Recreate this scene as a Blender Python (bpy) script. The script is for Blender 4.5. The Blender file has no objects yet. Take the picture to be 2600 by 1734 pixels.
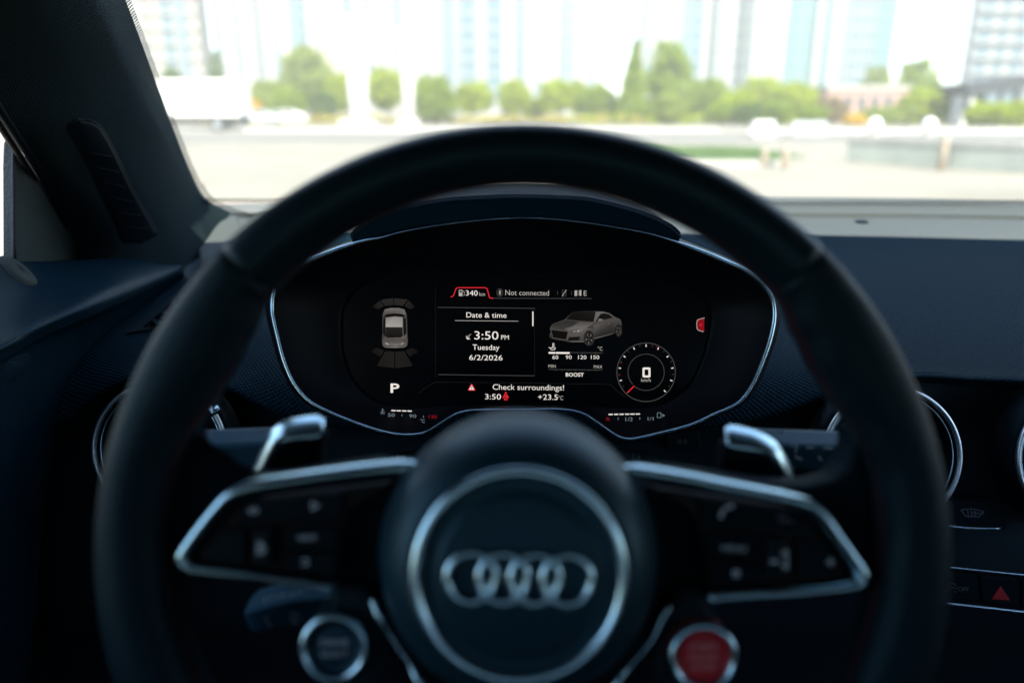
import bpy, bmesh, math, random
from mathutils import Vector, Matrix
random.seed(11)
S = bpy.context.scene
COL = S.collection

# ------------------------------------------------------------------ camera, sky, sun, exposure
LENS = 26.0
F = LENS / 36.0 * 2600.0                    # focal length in photograph pixels
PITCH = math.radians(17.1)
CS, SN = math.cos(PITCH), math.sin(PITCH)
EYE = Vector((0.0, 0.0, 1.10))
cam_d = bpy.data.cameras.new("camera")
cam_d.lens = LENS; cam_d.sensor_width = 36.0
cam_d.clip_start = 0.02; cam_d.clip_end = 3000
cam_d.dof.use_dof = True; cam_d.dof.focus_distance = 0.595; cam_d.dof.aperture_fstop = 3.0
cam = bpy.data.objects.new("camera", cam_d); COL.objects.link(cam)
cam.location = EYE; cam.rotation_euler = (math.pi / 2 - PITCH, 0, 0)
S.camera = cam

SUN_DIR = Vector((0.16, -0.76, 0.615)).normalized()   # towards the sun: behind the car, a little to its right
W = bpy.data.worlds.new("World"); S.world = W; W.use_nodes = True
wn = W.node_tree.nodes; wl = W.node_tree.links
sky = wn.new("ShaderNodeTexSky"); sky.sky_type = 'NISHITA'; sky.sun_disc = False
sky.sun_elevation = math.asin(SUN_DIR.z); sky.sun_rotation = math.atan2(SUN_DIR.x, SUN_DIR.y)
sky.air_density = 1.0; sky.dust_density = 0.6; sky.ozone_density = 3.5
wl.new(sky.outputs[0], wn["Background"].inputs[0]); wn["Background"].inputs[1].default_value = 0.12
sun_d = bpy.data.lights.new("sun", 'SUN'); sun_d.energy = 3.9; sun_d.angle = math.radians(0.5); sun_d.color = (1.0, 0.92, 0.76)
sun = bpy.data.objects.new("sun", sun_d); COL.objects.link(sun)
sun.rotation_euler = SUN_DIR.to_track_quat('Z', 'Y').to_euler()
sun.location = (0, 0, 60)
S.view_settings.view_transform = 'Standard'; S.view_settings.look = 'None'
S.view_settings.gamma = 1.0; S.view_settings.use_curve_mapping = False
S.view_settings.exposure = 2.3
EXPO = 2.0 ** 2.3
S.cycles.use_denoising = True
S.cycles.max_bounces = 10; S.cycles.transparent_max_bounces = 12
S.cycles.sample_clamp_indirect = 6.0

# ------------------------------------------------------------------ helpers
RIGHT = Vector((1, 0, 0)); UP = Vector((0, SN, CS)); FWD = Vector((0, CS, -SN))
def K(x, y, z): return EYE + RIGHT * x + UP * y + FWD * z          # metres, along the tilted wheel / dash axes
def P(px, py, d): return K((px - 1300.0) / F * d, (867.0 - py) / F * d, d)
def C(x, f, h): return EYE + Vector((x, f, h))                      # metres, level axes
def far(px, py, Y):
    v = P(px, py, 1.0) - EYE
    return EYE + v * (Y / v.y)
def lvl(Y): return -1.0

ORIG = {}
def thing(name, label, cat, loc, group=None):
    o = bpy.data.objects.new(name, None); COL.objects.link(o)
    o.empty_display_size = 0.05
    o.location = loc; ORIG[o] = Vector(loc)
    o['label'] = label; o['category'] = cat
    if group: o['group'] = group
    return o
def mesh(name, verts, faces, mat, parent=None, smooth=False, uv=None, mats=None, fmats=None):
    org = ORIG.get(parent, Vector((0, 0, 0)))
    me = bpy.data.meshes.new(name)
    me.from_pydata([tuple(Vector(v) - org) for v in verts], [], faces)
    if mats:
        for m in mats: me.materials.append(m)
        for p, i in zip(me.polygons, fmats): p.material_index = i
    elif mat: me.materials.append(mat)
    if smooth:
        for p in me.polygons: p.use_smooth = True
    if uv:
        l = me.uv_layers.new(name="uv")
        for lp in me.loops: l.data[lp.index].uv = uv[lp.vertex_index]
    me.update()
    o = bpy.data.objects.new(name, me); COL.objects.link(o)
    if parent: o.parent = parent
    ORIG[o] = org
    return o
def crm(p0, p1, p2, p3, t):
    return 0.5 * ((2 * p1) + (p2 - p0) * t + (2 * p0 - 5 * p1 + 4 * p2 - p3) * t * t + (3 * p1 - p0 - 3 * p2 + p3) * t * t * t)
def cr_eval(pts, u):
    n = len(pts) - 1
    s = min(max(u, 0.0), 1.0) * n; i = min(int(s), n - 1); t = s - i
    a = pts[i - 1] if i > 0 else pts[0] * 2 - pts[1]
    d = pts[i + 2] if i + 2 <= n else pts[n] * 2 - pts[n - 1]
    return crm(a, pts[i], pts[i + 1], d, t)
def smooth_path(pts, k=6, closed=False):
    pts = [Vector(p) for p in pts]; n = len(pts); out = []
    if closed:
        for i in range(n):
            for j in range(k): out.append(crm(pts[i - 1], pts[i], pts[(i + 1) % n], pts[(i + 2) % n], j / k))
        return out
    m = (n - 1) * k
    return [cr_eval(pts, i / m) for i in range(m + 1)]
class Loft:
    def __init__(s, rows): s.rows = [[Vector(p) for p in r] for r in rows]       # rows of equal length
    def at(s, u, v): return cr_eval([cr_eval(r, u) for r in s.rows], v)
    def normal(s, u, v):
        e = 0.01
        du = s.at(min(u + e, 1), v) - s.at(max(u - e, 0), v); dv = s.at(u, min(v + e, 1)) - s.at(u, max(v - e, 0))
        n = du.cross(dv).normalized()
        return n if n.dot(EYE - s.at(u, v)) > 0 else -n
    def build(s, name, mat, parent, nu=40, nv=24, thick=0.004, u0=0, u1=1, v0=0, v1=1, lift=0.0):
        g = [[s.at(u0 + (u1 - u0) * i / nu, v0 + (v1 - v0) * j / nv) for i in range(nu + 1)] for j in range(nv + 1)]
        if lift:
            g = [[g[j][i] + s.normal(u0 + (u1 - u0) * i / nu, v0 + (v1 - v0) * j / nv) * lift for i in range(nu + 1)] for j in range(nv + 1)]
        return grid(name, g, mat, parent, thick)
def grid(name, g, mat, parent, thick=0.004):
    nv, nu = len(g) - 1, len(g[0]) - 1
    verts = [p for r in g for p in r]; w = nu + 1
    faces = [(j * w + i, j * w + i + 1, (j + 1) * w + i + 1, (j + 1) * w + i) for j in range(nv) for i in range(nu)]
    c = sum(verts, Vector()) / len(verts)
    q = g[nv // 2][nu // 2]; nn = (g[nv // 2][min(nu // 2 + 1, nu)] - q).cross(g[min(nv // 2 + 1, nv)][nu // 2] - q)
    if nn.dot(EYE - q) < 0: faces = [f[::-1] for f in faces]
    uv = [None] * len(verts)
    for j in range(nv + 1):
        a = [0.0]
        for i in range(nu): a.append(a[-1] + (g[j][i + 1] - g[j][i]).length)
        m = a[nu // 2]
        for i in range(nu + 1): uv[j * w + i] = [a[i] - m, 0]
    for i in range(nu + 1):
        b = 0.0
        for j in range(nv + 1):
            if j: b += (g[j][i] - g[j - 1][i]).length
            uv[j * w + i][1] = b
    o = mesh(name, verts, faces, mat, parent, True, uv)
    if thick:
        m = o.modifiers.new("thickness", 'SOLIDIFY'); m.thickness = thick; m.offset = -1
    return o
def sweep(name, path, prof, mat, parent, closed=False, nrm=None, scale=None, smooth=True, cap=True):
    """prof: (across, towards the viewer) points, a closed section carried along the path"""
    n = len(path); m = len(prof); V = []; Fc = []
    for i in range(n):
        p = path[i]
        t = (path[(i + 1) % n] - path[i - 1]) if closed else (path[min(i + 1, n - 1)] - path[max(i - 1, 0)])
        t.normalize()
        N = Vector(nrm) if nrm is not None else -FWD
        b = N.cross(t)
        if b.length < 1e-6: b = RIGHT.cross(t)
        b.normalize(); N = t.cross(b)
        k = scale[i] if scale else 1.0
        for (pb, pn) in prof: V.append(p + b * (pb * k) + N * (pn * k))
    for i in range(n if closed else n - 1):
        j = (i + 1) % n
        for a in range(m):
            c = (a + 1) % m
            Fc.append((i * m + a, i * m + c, j * m + c, j * m + a))
    if not closed and cap:
        Fc.append(tuple(range(m))[::-1]); Fc.append(tuple(range((n - 1) * m, n * m)))
    return mesh(name, V, Fc, mat, parent, smooth)
def ell(a, b, n=12): return [(a * math.cos(2 * math.pi * i / n), b * math.sin(2 * math.pi * i / n)) for i in range(n)]
def tube(name, pts, r, mat, parent, closed=False, k=6, n=10, scale=None):
    path = smooth_path(pts, k, closed) if k > 1 else [Vector(p) for p in pts]
    if scale and k > 1:
        L = len(scale); scale = [scale[min(int(i / k), L - 1)] * (1 - (i % k) / k) + scale[min(int(i / k) + 1, L - 1) if not closed else (int(i / k) + 1) % L] * ((i % k) / k) for i in range(len(path))]
    return sweep(name, path, ell(r, r, n), mat, parent, closed, scale=scale)
def lathe(name, c, prof, mat, parent, n=64, tilt=None, smooth=True):
    """c: (x, y, z) in the tilted axes, prof: (radius, z offset away from the viewer)"""
    V = []; Fc = []; m = len(prof); R = tilt or Matrix.Identity(3)
    for i in range(n):
        a = 2 * math.pi * i / n
        for (r, z) in prof:
            q = R @ Vector((r * math.cos(a), r * math.sin(a), z))
            V.append(K(c[0] + q.x, c[1] + q.y, c[2] + q.z))
    for i in range(n):
        j = (i + 1) % n
        for k in range(m - 1): Fc.append((i * m + k, j * m + k, j * m + k + 1, i * m + k + 1))
    for e in (0, m - 1):
        if prof[e][0] > 1e-5: pass
    o = mesh(name, V, Fc, mat, parent, smooth)
    return o
def disc(name, c, r, z, mat, parent, n=48):
    return lathe(name, c, [(0.00001, z), (r * .5, z), (r, z), (r, z + .002)], mat, parent, n, smooth=False)
def inset2(poly, d):
    n = len(poly); A = sum(poly[i][0] * poly[(i + 1) % n][1] - poly[(i + 1) % n][0] * poly[i][1] for i in range(n))
    sg = 1 if A > 0 else -1; out = []
    for i in range(n):
        p0, p1, p2 = Vector(poly[i - 1]), Vector(poly[i]), Vector(poly[(i + 1) % n])
        a = (p1 - p0).normalized(); b = (p2 - p1).normalized()
        na = Vector((-a.y, a.x)) * sg; nb = Vector((-b.y, b.x)) * sg
        h = na + nb
        if h.length < 1e-6: h = na
        h.normalize(); k = d / max(h.dot(na), 0.35)
        out.append(tuple(p1 + h * k))
    return out
def round_poly(poly, r, k=5):
    out = []; n = len(poly)
    for i in range(n):
        p0, p1, p2 = Vector(poly[i - 1]), Vector(poly[i]), Vector(poly[(i + 1) % n])
        a = p0 - p1; b = p2 - p1; q = min(r, a.length * .45, b.length * .45)
        s = p1 + a.normalized() * q; e = p1 + b.normalized() * q
        for j in range(k + 1):
            t = j / k; out.append(tuple(s * (1 - t) ** 2 + p1 * 2 * t * (1 - t) + e * t * t))
    return out
def plate(name, poly_px, d, thick, mat, parent, bevel=0.001, rnd=0, dfun=None, smooth=True):
    if rnd: poly_px = round_poly(poly_px, rnd)
    n = len(poly_px); dd = dfun or (lambda x, y: d)
    bp = bevel / d * F
    rings = [(inset2(poly_px, bp), 0.0), (inset2(poly_px, bp * .3), bevel * .3), (poly_px, bevel), (poly_px, thick)]
    V = []; Fc = []
    for ring, z in rings:
        for (x, y) in ring:
            q = dd(x, y)
            V.append(K((x - 1300) / F * q, (867 - y) / F * q, q) + FWD * z)
    for r in range(3):
        for i in range(n):
            j = (i + 1) % n; Fc.append((r * n + i, r * n + j, (r + 1) * n + j, (r + 1) * n + i))
    Fc.append(tuple(range(n))); Fc.append(tuple(range(3 * n, 4 * n))[::-1])
    o = mesh(name, V, Fc, mat, parent)
    bm = bmesh.new(); bm.from_mesh(o.data); bmesh.ops.recalc_face_normals(bm, faces=bm.faces); bm.to_mesh(o.data); bm.free()
    return o
def boxm(V, Fc, x0, x1, y0, y1, z0, z1):
    b = len(V)
    V += [Vector(p) for p in ((x0, y0, z0), (x1, y0, z0), (x1, y1, z0), (x0, y1, z0), (x0, y0, z1), (x1, y0, z1), (x1, y1, z1), (x0, y1, z1))]
    Fc += [tuple(b + k for k in f) for f in ((0, 3, 2, 1), (4, 5, 6, 7), (0, 1, 5, 4), (1, 2, 6, 5), (2, 3, 7, 6), (3, 0, 4, 7))]
def box(name, x0, x1, y0, y1, z0, z1, mat, parent):
    V = []; Fc = []; boxm(V, Fc, x0, x1, y0, y1, z0, z1); return mesh(name, V, Fc, mat, parent)

# ------------------------------------------------------------------ materials
def mat(name, col, rough=.5, metal=0.0, spec=.5, stint=(1, 1, 1), tex=None, scale=400, bump=.3, dist=.0005, vary=0.0, coat=0.0):
    m = bpy.data.materials.new(name); m.use_nodes = True
    nt = m.node_tree; b = nt.nodes["Principled BSDF"]
    b.inputs["Base Color"].default_value = (*col, 1); b.inputs["Roughness"].default_value = rough
    b.inputs["Metallic"].default_value = metal; b.inputs["Specular IOR Level"].default_value = spec
    b.inputs["Coat Weight"].default_value = coat; b.inputs["Specular Tint"].default_value = (*stint, 1)
    tc = nt.nodes.new("ShaderNodeTexCoord")
    if vary:
        nz = nt.nodes.new("ShaderNodeTexNoise"); nz.inputs["Scale"].default_value = vary; nz.inputs["Detail"].default_value = 6
        nt.links.new(tc.outputs["Object"], nz.inputs["Vector"])
        mx = nt.nodes.new("ShaderNodeMix"); mx.data_type = 'RGBA'
        mx.inputs[6].default_value = (*[c * .65 for c in col], 1); mx.inputs[7].default_value = (*[min(1, c * 1.35) for c in col], 1)
        nt.links.new(nz.outputs[0], mx.inputs[0]); nt.links.new(mx.outputs[2], b.inputs["Base Color"])
    if tex:
        bp = nt.nodes.new("ShaderNodeBump"); bp.inputs["Strength"].default_value = bump; bp.inputs["Distance"].default_value = dist
        if tex == 'grain':
            nz = nt.nodes.new("ShaderNodeTexVoronoi"); nz.inputs["Scale"].default_value = scale
            nt.links.new(tc.outputs["Object"], nz.inputs["Vector"]); nt.links.new(nz.outputs["Distance"], bp.inputs["Height"])
        if tex == 'noise':
            nz = nt.nodes.new("ShaderNodeTexNoise"); nz.inputs["Scale"].default_value = scale; nz.inputs["Detail"].default_value = 5
            nt.links.new(tc.outputs["Object"], nz.inputs["Vector"]); nt.links.new(nz.outputs[0], bp.inputs["Height"])
        if tex == 'knob':           # rows of small raised studs, every other row offset
            mp = nt.nodes.new("ShaderNodeMapping"); mp.inputs["Rotation"].default_value = (0, 0, math.radians(45))
            vz = nt.nodes.new("ShaderNodeTexVoronoi"); vz.voronoi_dimensions = '2D'; vz.inputs["Randomness"].default_value = 0; vz.inputs["Scale"].default_value = scale
            nt.links.new(tc.outputs["UV"], mp.inputs["Vector"]); nt.links.new(mp.outputs[0], vz.inputs["Vector"])
            iv = nt.nodes.new("ShaderNodeMath"); iv.operation = 'SUBTRACT'; iv.inputs[0].default_value = 1
            nt.links.new(vz.outputs["Distance"], iv.inputs[1]); nt.links.new(iv.outputs[0], bp.inputs["Height"])
            rp = nt.nodes.new("ShaderNodeMapRange"); rp.inputs["From Min"].default_value = .15; rp.inputs["From Max"].default_value = .62
            rp.inputs["To Min"].default_value = 1.25; rp.inputs["To Max"].default_value = .35
            nt.links.new(vz.outputs["Distance"], rp.inputs["Value"])
            mx = nt.nodes.new("ShaderNodeVectorMath"); mx.operation = 'SCALE'; mx.inputs[0].default_value = col
            nt.links.new(rp.outputs[0], mx.inputs["Scale"]); nt.links.new(mx.outputs[0], b.inputs["Base Color"])
        nt.links.new(bp.outputs[0], b.inputs["Normal"])
    return m
def emit(name, col, k):
    m = bpy.data.materials.new(name); m.use_nodes = True; nt = m.node_tree; nt.nodes.clear()
    e = nt.nodes.new("ShaderNodeEmission"); e.inputs[0].default_value = (*col, 1); e.inputs[1].default_value = k / EXPO
    o = nt.nodes.new("ShaderNodeOutputMaterial"); nt.links.new(e.outputs[0], o.inputs[0]); return m
def glass(name, tint, refl):
    m = bpy.data.materials.new(name); m.use_nodes = True; nt = m.node_tree; nt.nodes.clear()
    t = nt.nodes.new("ShaderNodeBsdfTransparent"); t.inputs[0].default_value = (*tint, 1)
    g = nt.nodes.new("ShaderNodeBsdfGlossy"); g.inputs["Roughness"].default_value = 0.02
    x = nt.nodes.new("ShaderNodeMixShader"); f = nt.nodes.new("ShaderNodeFresnel"); f.inputs[0].default_value = 1.45
    k = nt.nodes.new("ShaderNodeMath"); k.operation = 'MULTIPLY'; k.inputs[1].default_value = refl
    nt.links.new(f.outputs[0], k.inputs[0]); nt.links.new(k.outputs[0], x.inputs[0])
    nt.links.new(t.outputs[0], x.inputs[1]); nt.links.new(g.outputs[0], x.inputs[2])
    o = nt.nodes.new("ShaderNodeOutputMaterial"); nt.links.new(x.outputs[0], o.inputs[0]); return m

def dusty(m, amount):
    nt = m.node_tree; o = [n for n in nt.nodes if n.type == 'OUTPUT_MATERIAL'][0]; src = o.inputs[0].links[0].from_socket
    tc = nt.nodes.new("ShaderNodeTexCoord"); nz = nt.nodes.new("ShaderNodeTexNoise"); nz.inputs["Scale"].default_value = 9; nz.inputs["Detail"].default_value = 8
    mr = nt.nodes.new("ShaderNodeMapRange"); mr.inputs["From Min"].default_value = .35; mr.inputs["From Max"].default_value = .75; mr.inputs["To Max"].default_value = amount
    tl = nt.nodes.new("ShaderNodeBsdfTranslucent"); tl.inputs[0].default_value = (.75, .72, .66, 1); x = nt.nodes.new("ShaderNodeMixShader")
    nt.links.new(tc.outputs["Object"], nz.inputs["Vector"]); nt.links.new(nz.outputs[0], mr.inputs["Value"]); nt.links.new(mr.outputs[0], x.inputs[0])
    nt.links.new(src, x.inputs[1]); nt.links.new(tl.outputs[0], x.inputs[2]); nt.links.new(x.outputs[0], o.inputs[0])
M = {}  # interior base colours and specular tints carry the blue of the sky light
M['leather'] = mat("rim leather", (.003, .011, .016), .42, spec=.32, tex='grain', scale=700, bump=.2, dist=.0004, stint=(.42, .78, 1.0))
M['grip'] = mat("grip leather", (.003, .010, .0145), .5, spec=.2, tex='grain', scale=600, bump=.3, dist=.0004, stint=(.42, .78, 1.0))
M['spoke'] = mat("spoke skin", (.003, .009, .013), .7, spec=.08, stint=(.42, .78, 1.0))
M['hub'] = mat("hub vinyl", (.003, .02, .032), .45, spec=.5, tex='grain', scale=1100, bump=.15, dist=.0002, stint=(.42, .78, 1.0))
M['stalk'] = mat("stalk plastic", (.010, .042, .068), .55, spec=.2, stint=(.42, .78, 1.0))
M['hood'] = mat("hood skin", (.002, .011, .019), .7, spec=.06, tex='noise', scale=800, bump=.2, dist=.0003, stint=(.42, .78, 1.0))
M['pad'] = mat("studded dash skin", (.0005, .0165, .0285), .68, spec=.10, tex='knob', scale=330, bump=1.0, dist=.0022, stint=(.42, .78, 1.0))
M['padside'] = mat("studded side skin", (.008, .02, .03), .6, spec=.2, tex='knob', scale=330, bump=1.0, dist=.0011)
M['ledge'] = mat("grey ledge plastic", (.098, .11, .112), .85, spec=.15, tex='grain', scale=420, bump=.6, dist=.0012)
M['fascia'] = mat("dark fascia plastic", (.005, .009, .012), .6, spec=.25, tex='noise', scale=800, bump=.2, dist=.0003, stint=(.42, .78, 1.0))
M['black'] = mat("matt black plastic", (.002, .004, .006), .6, spec=.15, stint=(.42, .78, 1.0))
M['gloss'] = mat("gloss black plastic", (.003, .004, .005), .35, spec=.12)
M['housing'] = mat("cluster housing black", (.002, .003, .005), .5, spec=.12)
M['screen'] = mat("display panel black", (.002, .002, .003), .25, spec=.25)
M['chrome'] = mat("satin aluminium", (.60, .84, .95), .26, 1.0)
M['chromed'] = mat("satin trim line", (.60, .84, .98), .26, 1.0)
M['pillar'] = mat("woven pillar cloth", (.017, .029, .033), .9, spec=.08, tex='knob', scale=430, bump=1.0, dist=.0014, stint=(.42, .78, 1.0))
M['door'] = mat("door skin", (.0005, .0105, .019), .5, spec=.2, tex='grain', scale=700, bump=.35, dist=.0005, stint=(.42, .78, 1.0))
M['sail'] = mat("grey green door corner plastic", (.035, .045, .041), .7, spec=.2, tex='noise', scale=900, bump=.3, dist=.0003)
M['rubber'] = mat("black rubber seal", (.012, .013, .014), .7)
M['roof'] = mat("dark headliner", (.014, .018, .022), .95, spec=.1)
M['red'] = mat("red button", (.50, .008, .016), .45)
M['hazard'] = mat("red hazard lens", (.5, .01, .02), .4)
M['ventring'] = mat("bright vent ring", (.86, .93, .97), .38, 1.0)
M['stitch'] = mat("red stitching", (.075, .004, .008), .8, spec=.1)
M['print'] = mat("grey print", (.50, .56, .62), .6)
M['printdim'] = mat("dim print", (.12, .14, .17), .6)
M['white'] = emit("screen white", (1.0, .93, .86), .86)
M['grey'] = emit("screen grey", (.86, .80, .74), .50)
M['dim'] = emit("screen dim", (.8, .78, .75), .085)
M['faint'] = emit("screen faint", (.75, .8, .85), .014)
M['sred'] = emit("screen red", (1.0, .03, .05), .75)
M['sdred'] = emit("screen dark red", (.9, .02, .04), .28)
M['pgrey'] = emit("gauge print lit", (.62, .80, .95), .26)
M['glass'] = glass("windscreen glass", (.90, .95, .93), .9); dusty(M['glass'], .03)
M['rglass'] = glass("tinted rear glass", (.17, .22, .25), .8)
M['sglass'] = glass("side glass", (.86, .92, .90), .8)

# text
def text_mesh(s, bold=False):
    cu = bpy.data.curves.new("t", 'FONT'); cu.body = s; cu.resolution_u = 3
    if bold: cu.offset = 0.02
    o = bpy.data.objects.new("t", cu)
    me = bpy.data.meshes.new_from_object(o)
    v = [tuple(q.co)[:2] for q in me.vertices]; f = [tuple(p.vertices) for p in me.polygons]
    bpy.data.objects.remove(o); bpy.data.curves.remove(cu); bpy.data.meshes.remove(me)
    return v, f
_h, _ = text_mesh("H"); CAP = max(p[1] for p in _h)
def text(s, x0, x1, base, cap, dfun, m, parent, name="lettering", slope=0.011, bold=False, lift=0.0002):
    v, f = text_mesh(s, bold)
    a = min(p[0] for p in v); b = max(p[0] for p in v)
    k = (x1 - x0) / (b - a); ky = cap / CAP
    if not callable(dfun): d0 = dfun; dfun = lambda x, y: d0
    V = []
    for (x, y) in v:
        X = x0 + (x - a) * k; Y = base - y * ky + slope * (X - x0)
        V.append(P(X, Y, dfun(X, Y) - lift))
    return mesh(name, V, f, m, parent)
def polys(name, plist, d, m, parent, lift=0.0002):
    V = []; Fc = []
    for pl in plist:
        b = len(V)
        for (x, y) in pl:
            q = d(x, y) if callable(d) else d
            V.append(P(x, y, q - lift))
        Fc.append(tuple(range(b, b + len(pl))))
    return mesh(name, V, Fc, m, parent)
def ln(x0, y0, x1, y1, w):
    a = Vector((x1 - x0, y1 - y0)).normalized(); n = Vector((-a.y, a.x)) * w / 2
    return [(x0 + n.x, y0 + n.y), (x1 + n.x, y1 + n.y), (x1 - n.x, y1 - n.y), (x0 - n.x, y0 - n.y)]
def pline(pts, w): return [ln(*pts[i], *pts[i + 1], w) for i in range(len(pts) - 1)]
def ringp(cx, cy, r, w, a0=0, a1=360, n=64, sy=1.0):
    out = []
    for i in range(n):
        t0 = math.radians(a0 + (a1 - a0) * i / n); t1 = math.radians(a0 + (a1 - a0) * (i + 1) / n)
        out.append([(cx + (r - w / 2) * math.cos(t0), cy - (r - w / 2) * sy * math.sin(t0)), (cx + (r + w / 2) * math.cos(t0), cy - (r + w / 2) * sy * math.sin(t0)),
                    (cx + (r + w / 2) * math.cos(t1), cy - (r + w / 2) * sy * math.sin(t1)), (cx + (r - w / 2) * math.cos(t1), cy - (r - w / 2) * sy * math.sin(t1))])
    return out
def circ(cx, cy, rx, ry=None, n=24):
    ry = ry or rx
    return [(cx + rx * math.cos(2 * math.pi * i / n), cy + ry * math.sin(2 * math.pi * i / n)) for i in range(n)]

# ------------------------------------------------------------------ outside: ground
def flat(name, poly, z, m, kind='structure', parent=None):
    o = mesh(name, [Vector((x, y, z)) for x, y in poly], [tuple(range(len(poly)))], m)
    if kind: o['kind'] = kind
    return o
M['lot'] = mat("pale concrete", (.262, .236, .19), .9, vary=.35, tex='noise', scale=30, bump=.3, dist=.01)
M['asph'] = mat("worn grey asphalt", (.185, .175, .155), .9, vary=.8)
M['kerb'] = mat("kerb stone", (.32, .305, .275), .85, vary=3)
M['grass'] = mat("lawn", (.07, .12, .035), .9, vary=2)
M['concrete'] = mat("white painted concrete", (.50, .49, .47), .8, vary=.6)
M['teal'] = mat("pale green hoarding", (.30, .315, .275), .7, vary=1.5)
M['flower'] = mat("yellow flowering shrub", (.30, .25, .03), .8, vary=4)
M['bark'] = mat("bark", (.11, .085, .06), .9, vary=6)
def leaf(name, col):
    m = mat(name, col, .6, spec=.3, vary=1.2); nt = m.node_tree; b = nt.nodes["Principled BSDF"]
    t = nt.nodes.new("ShaderNodeBsdfTranslucent"); x = nt.nodes.new("ShaderNodeMixShader"); x.inputs[0].default_value = .5
    t.inputs[0].default_value = (min(1, col[0] * 1.7), min(1, col[1] * 1.6), col[2] * 1.2, 1)
    o = nt.nodes["Material Output"]
    nt.links.new(b.outputs[0], x.inputs[1]); nt.links.new(t.outputs[0], x.inputs[2]); nt.links.new(x.outputs[0], o.inputs[0]); return m
LEAF = {'lime': leaf("lime leaf", (.29, .35, .008)), 'mid': leaf("mid leaf", (.21, .28, .015)), 'dark': leaf("dark leaf", (.115, .175, .03)),
        'sage': leaf("sage leaf", (.23, .28, .05)), 'brown': leaf("brownish leaf", (.24, .19, .10)), 'gold': leaf("golden leaf", (.55, .40, .012))}
flat("ground", [(-900, -60), (900, -60), (900, 1800), (-900, 1800)], 0.0, M['lot'])
flat("road", [(-300, 29), (300, 33), (300, 44), (-300, 40)], 0.004, M['asph'])

hz = bpy.data.materials.new("thin haze"); hz.use_nodes = True; nt = hz.node_tree; nt.nodes.clear()  # volume added to brighten the trees and wash out the distance
pv = nt.nodes.new("ShaderNodeVolumePrincipled"); pv.inputs["Color"].default_value = (1, .985, .95, 1); pv.inputs["Density"].default_value = .0021
ou = nt.nodes.new("ShaderNodeOutputMaterial"); nt.links.new(pv.outputs[0], ou.inputs["Volume"])
V = []; Fc = []; boxm(V, Fc, -400, 400, -50, 320, -1.0, 95)
o = mesh("added_haze", V, Fc, hz); o['kind'] = 'stuff'
# ------------------------------------------------------------------ outside: planting
def leaf_cloud(V, Fc, c, rx, ry, rz, n, size, rng, shape='ball'):
    for _ in range(n):
        while True:
            x, y, z = rng.uniform(-1, 1), rng.uniform(-1, 1), rng.uniform(-1, 1)
            r = x * x + y * y + z * z
            if r < 1: break
        if shape == 'cone':
            t = rng.random() ** 1.5; a = rng.uniform(0, 2 * math.pi); q = math.sqrt(rng.random()) * (1 - t) + .04
            p = Vector((c.x + rx * q * math.cos(a), c.y + ry * q * math.sin(a), c.z - rz + 2 * rz * t))
        else:
            k = (.55 + .45 * rng.random()) / max(math.sqrt(r), .25) if rng.random() < .6 else 1
            k = min(k, 1 / max(math.sqrt(r), .01))
            p = c + Vector((x * rx * k, y * ry * k, z * rz * k))
        u = Vector((rng.gauss(0, 1), rng.gauss(0, 1), rng.gauss(0, 1))).normalized(); w = u.orthogonal().normalized()
        w = Matrix.Rotation(rng.uniform(0, 6.28), 3, u) @ w; v = u.cross(w); s = size * rng.uniform(.6, 1.3)
        b = len(V)
        V += [p - w * s, p - v * s * .5, p + w * s, p + v * s * .5]; Fc.append((b, b + 1, b + 2, b + 3))
def tree(cx, top, width, Y, kind, label, shape='round', name='street_tree', group=None, clear=.18):
    """cx, top, width: where the crown shows in the photograph; the tree stands on the ground Y metres ahead"""
    rng = random.Random(int(cx * 7 + Y))
    tp = far(cx, top, Y); H = tp.z; w = width / F * Y / CS * 1.05
    base = Vector((tp.x, Y, 0))
    t = thing(name, label, 'tree' if name != 'shrub' else 'shrub', base, group)
    V = []; Fc = []; z0 = H * clear
    if shape == 'cone':
        leaf_cloud(V, Fc, base + Vector((0, 0, (H + .3) / 2)), w / 2, w / 2, (H - .3) / 2, 1500, .055 * w + .12, rng, 'cone')
    else:
        n = 22 if shape == 'round' else 34
        cz = (z0 + H) / 2; hz = (H - z0) / 2
        leaf_cloud(V, Fc, base + Vector((0, 0, cz)), w * .46, w * .46, hz * .9, 900, .05 * w + .08, rng)
        for _ in range(n):
            a = rng.uniform(0, 6.28); h = rng.uniform(-.85, .9); q = math.sqrt(max(0, 1 - h * h)) * .42 * w * rng.uniform(.6, 1.05)
            if shape == 'column': q = (1 - abs(h) ** 3) * .36 * w * rng.uniform(.5, 1)
            rr = w * rng.uniform(.13, .23) * (1.0 - .3 * max(h, 0))
            cc = base + Vector((q * math.cos(a), q * math.sin(a), cz + h * (hz - rr * .6)))
            leaf_cloud(V, Fc, cc, rr, rr, rr * .85, 70, .045 * w + .07, rng)
    cr = mesh("crown", V, Fc, LEAF[kind], t)
    r0 = max(.09, .03 * w)
    tr = []
    path = [base + Vector((0, 0, -.05)), base + Vector((.02 * w, 0, H * .25)), base + Vector((-.02 * w, .02 * w, H * .5)), base + Vector((0, 0, H * .8))]
    sweep("trunk", smooth_path(path, 4), ell(r0, r0, 8), M['bark'], t, nrm=Vector((0, -1, 0)), scale=[1.25 - .9 * i / 12 for i in range(13)])
    for q in range(3):
        a = q * 2.1 + rng.random(); s = base + Vector((0, 0, H * (.3 + .1 * q))); e = s + Vector((math.cos(a) * w * .3, math.sin(a) * w * .3, H * .2))
        sweep("limb", smooth_path([s, (s + e) / 2 + Vector((0, 0, -.05 * H)), e], 3), ell(r0 * .5, r0 * .5, 6), M['bark'], t, nrm=Vector((.3, -1, .2)), scale=[1 - .1 * i for i in range(7)])
    return t
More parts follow.
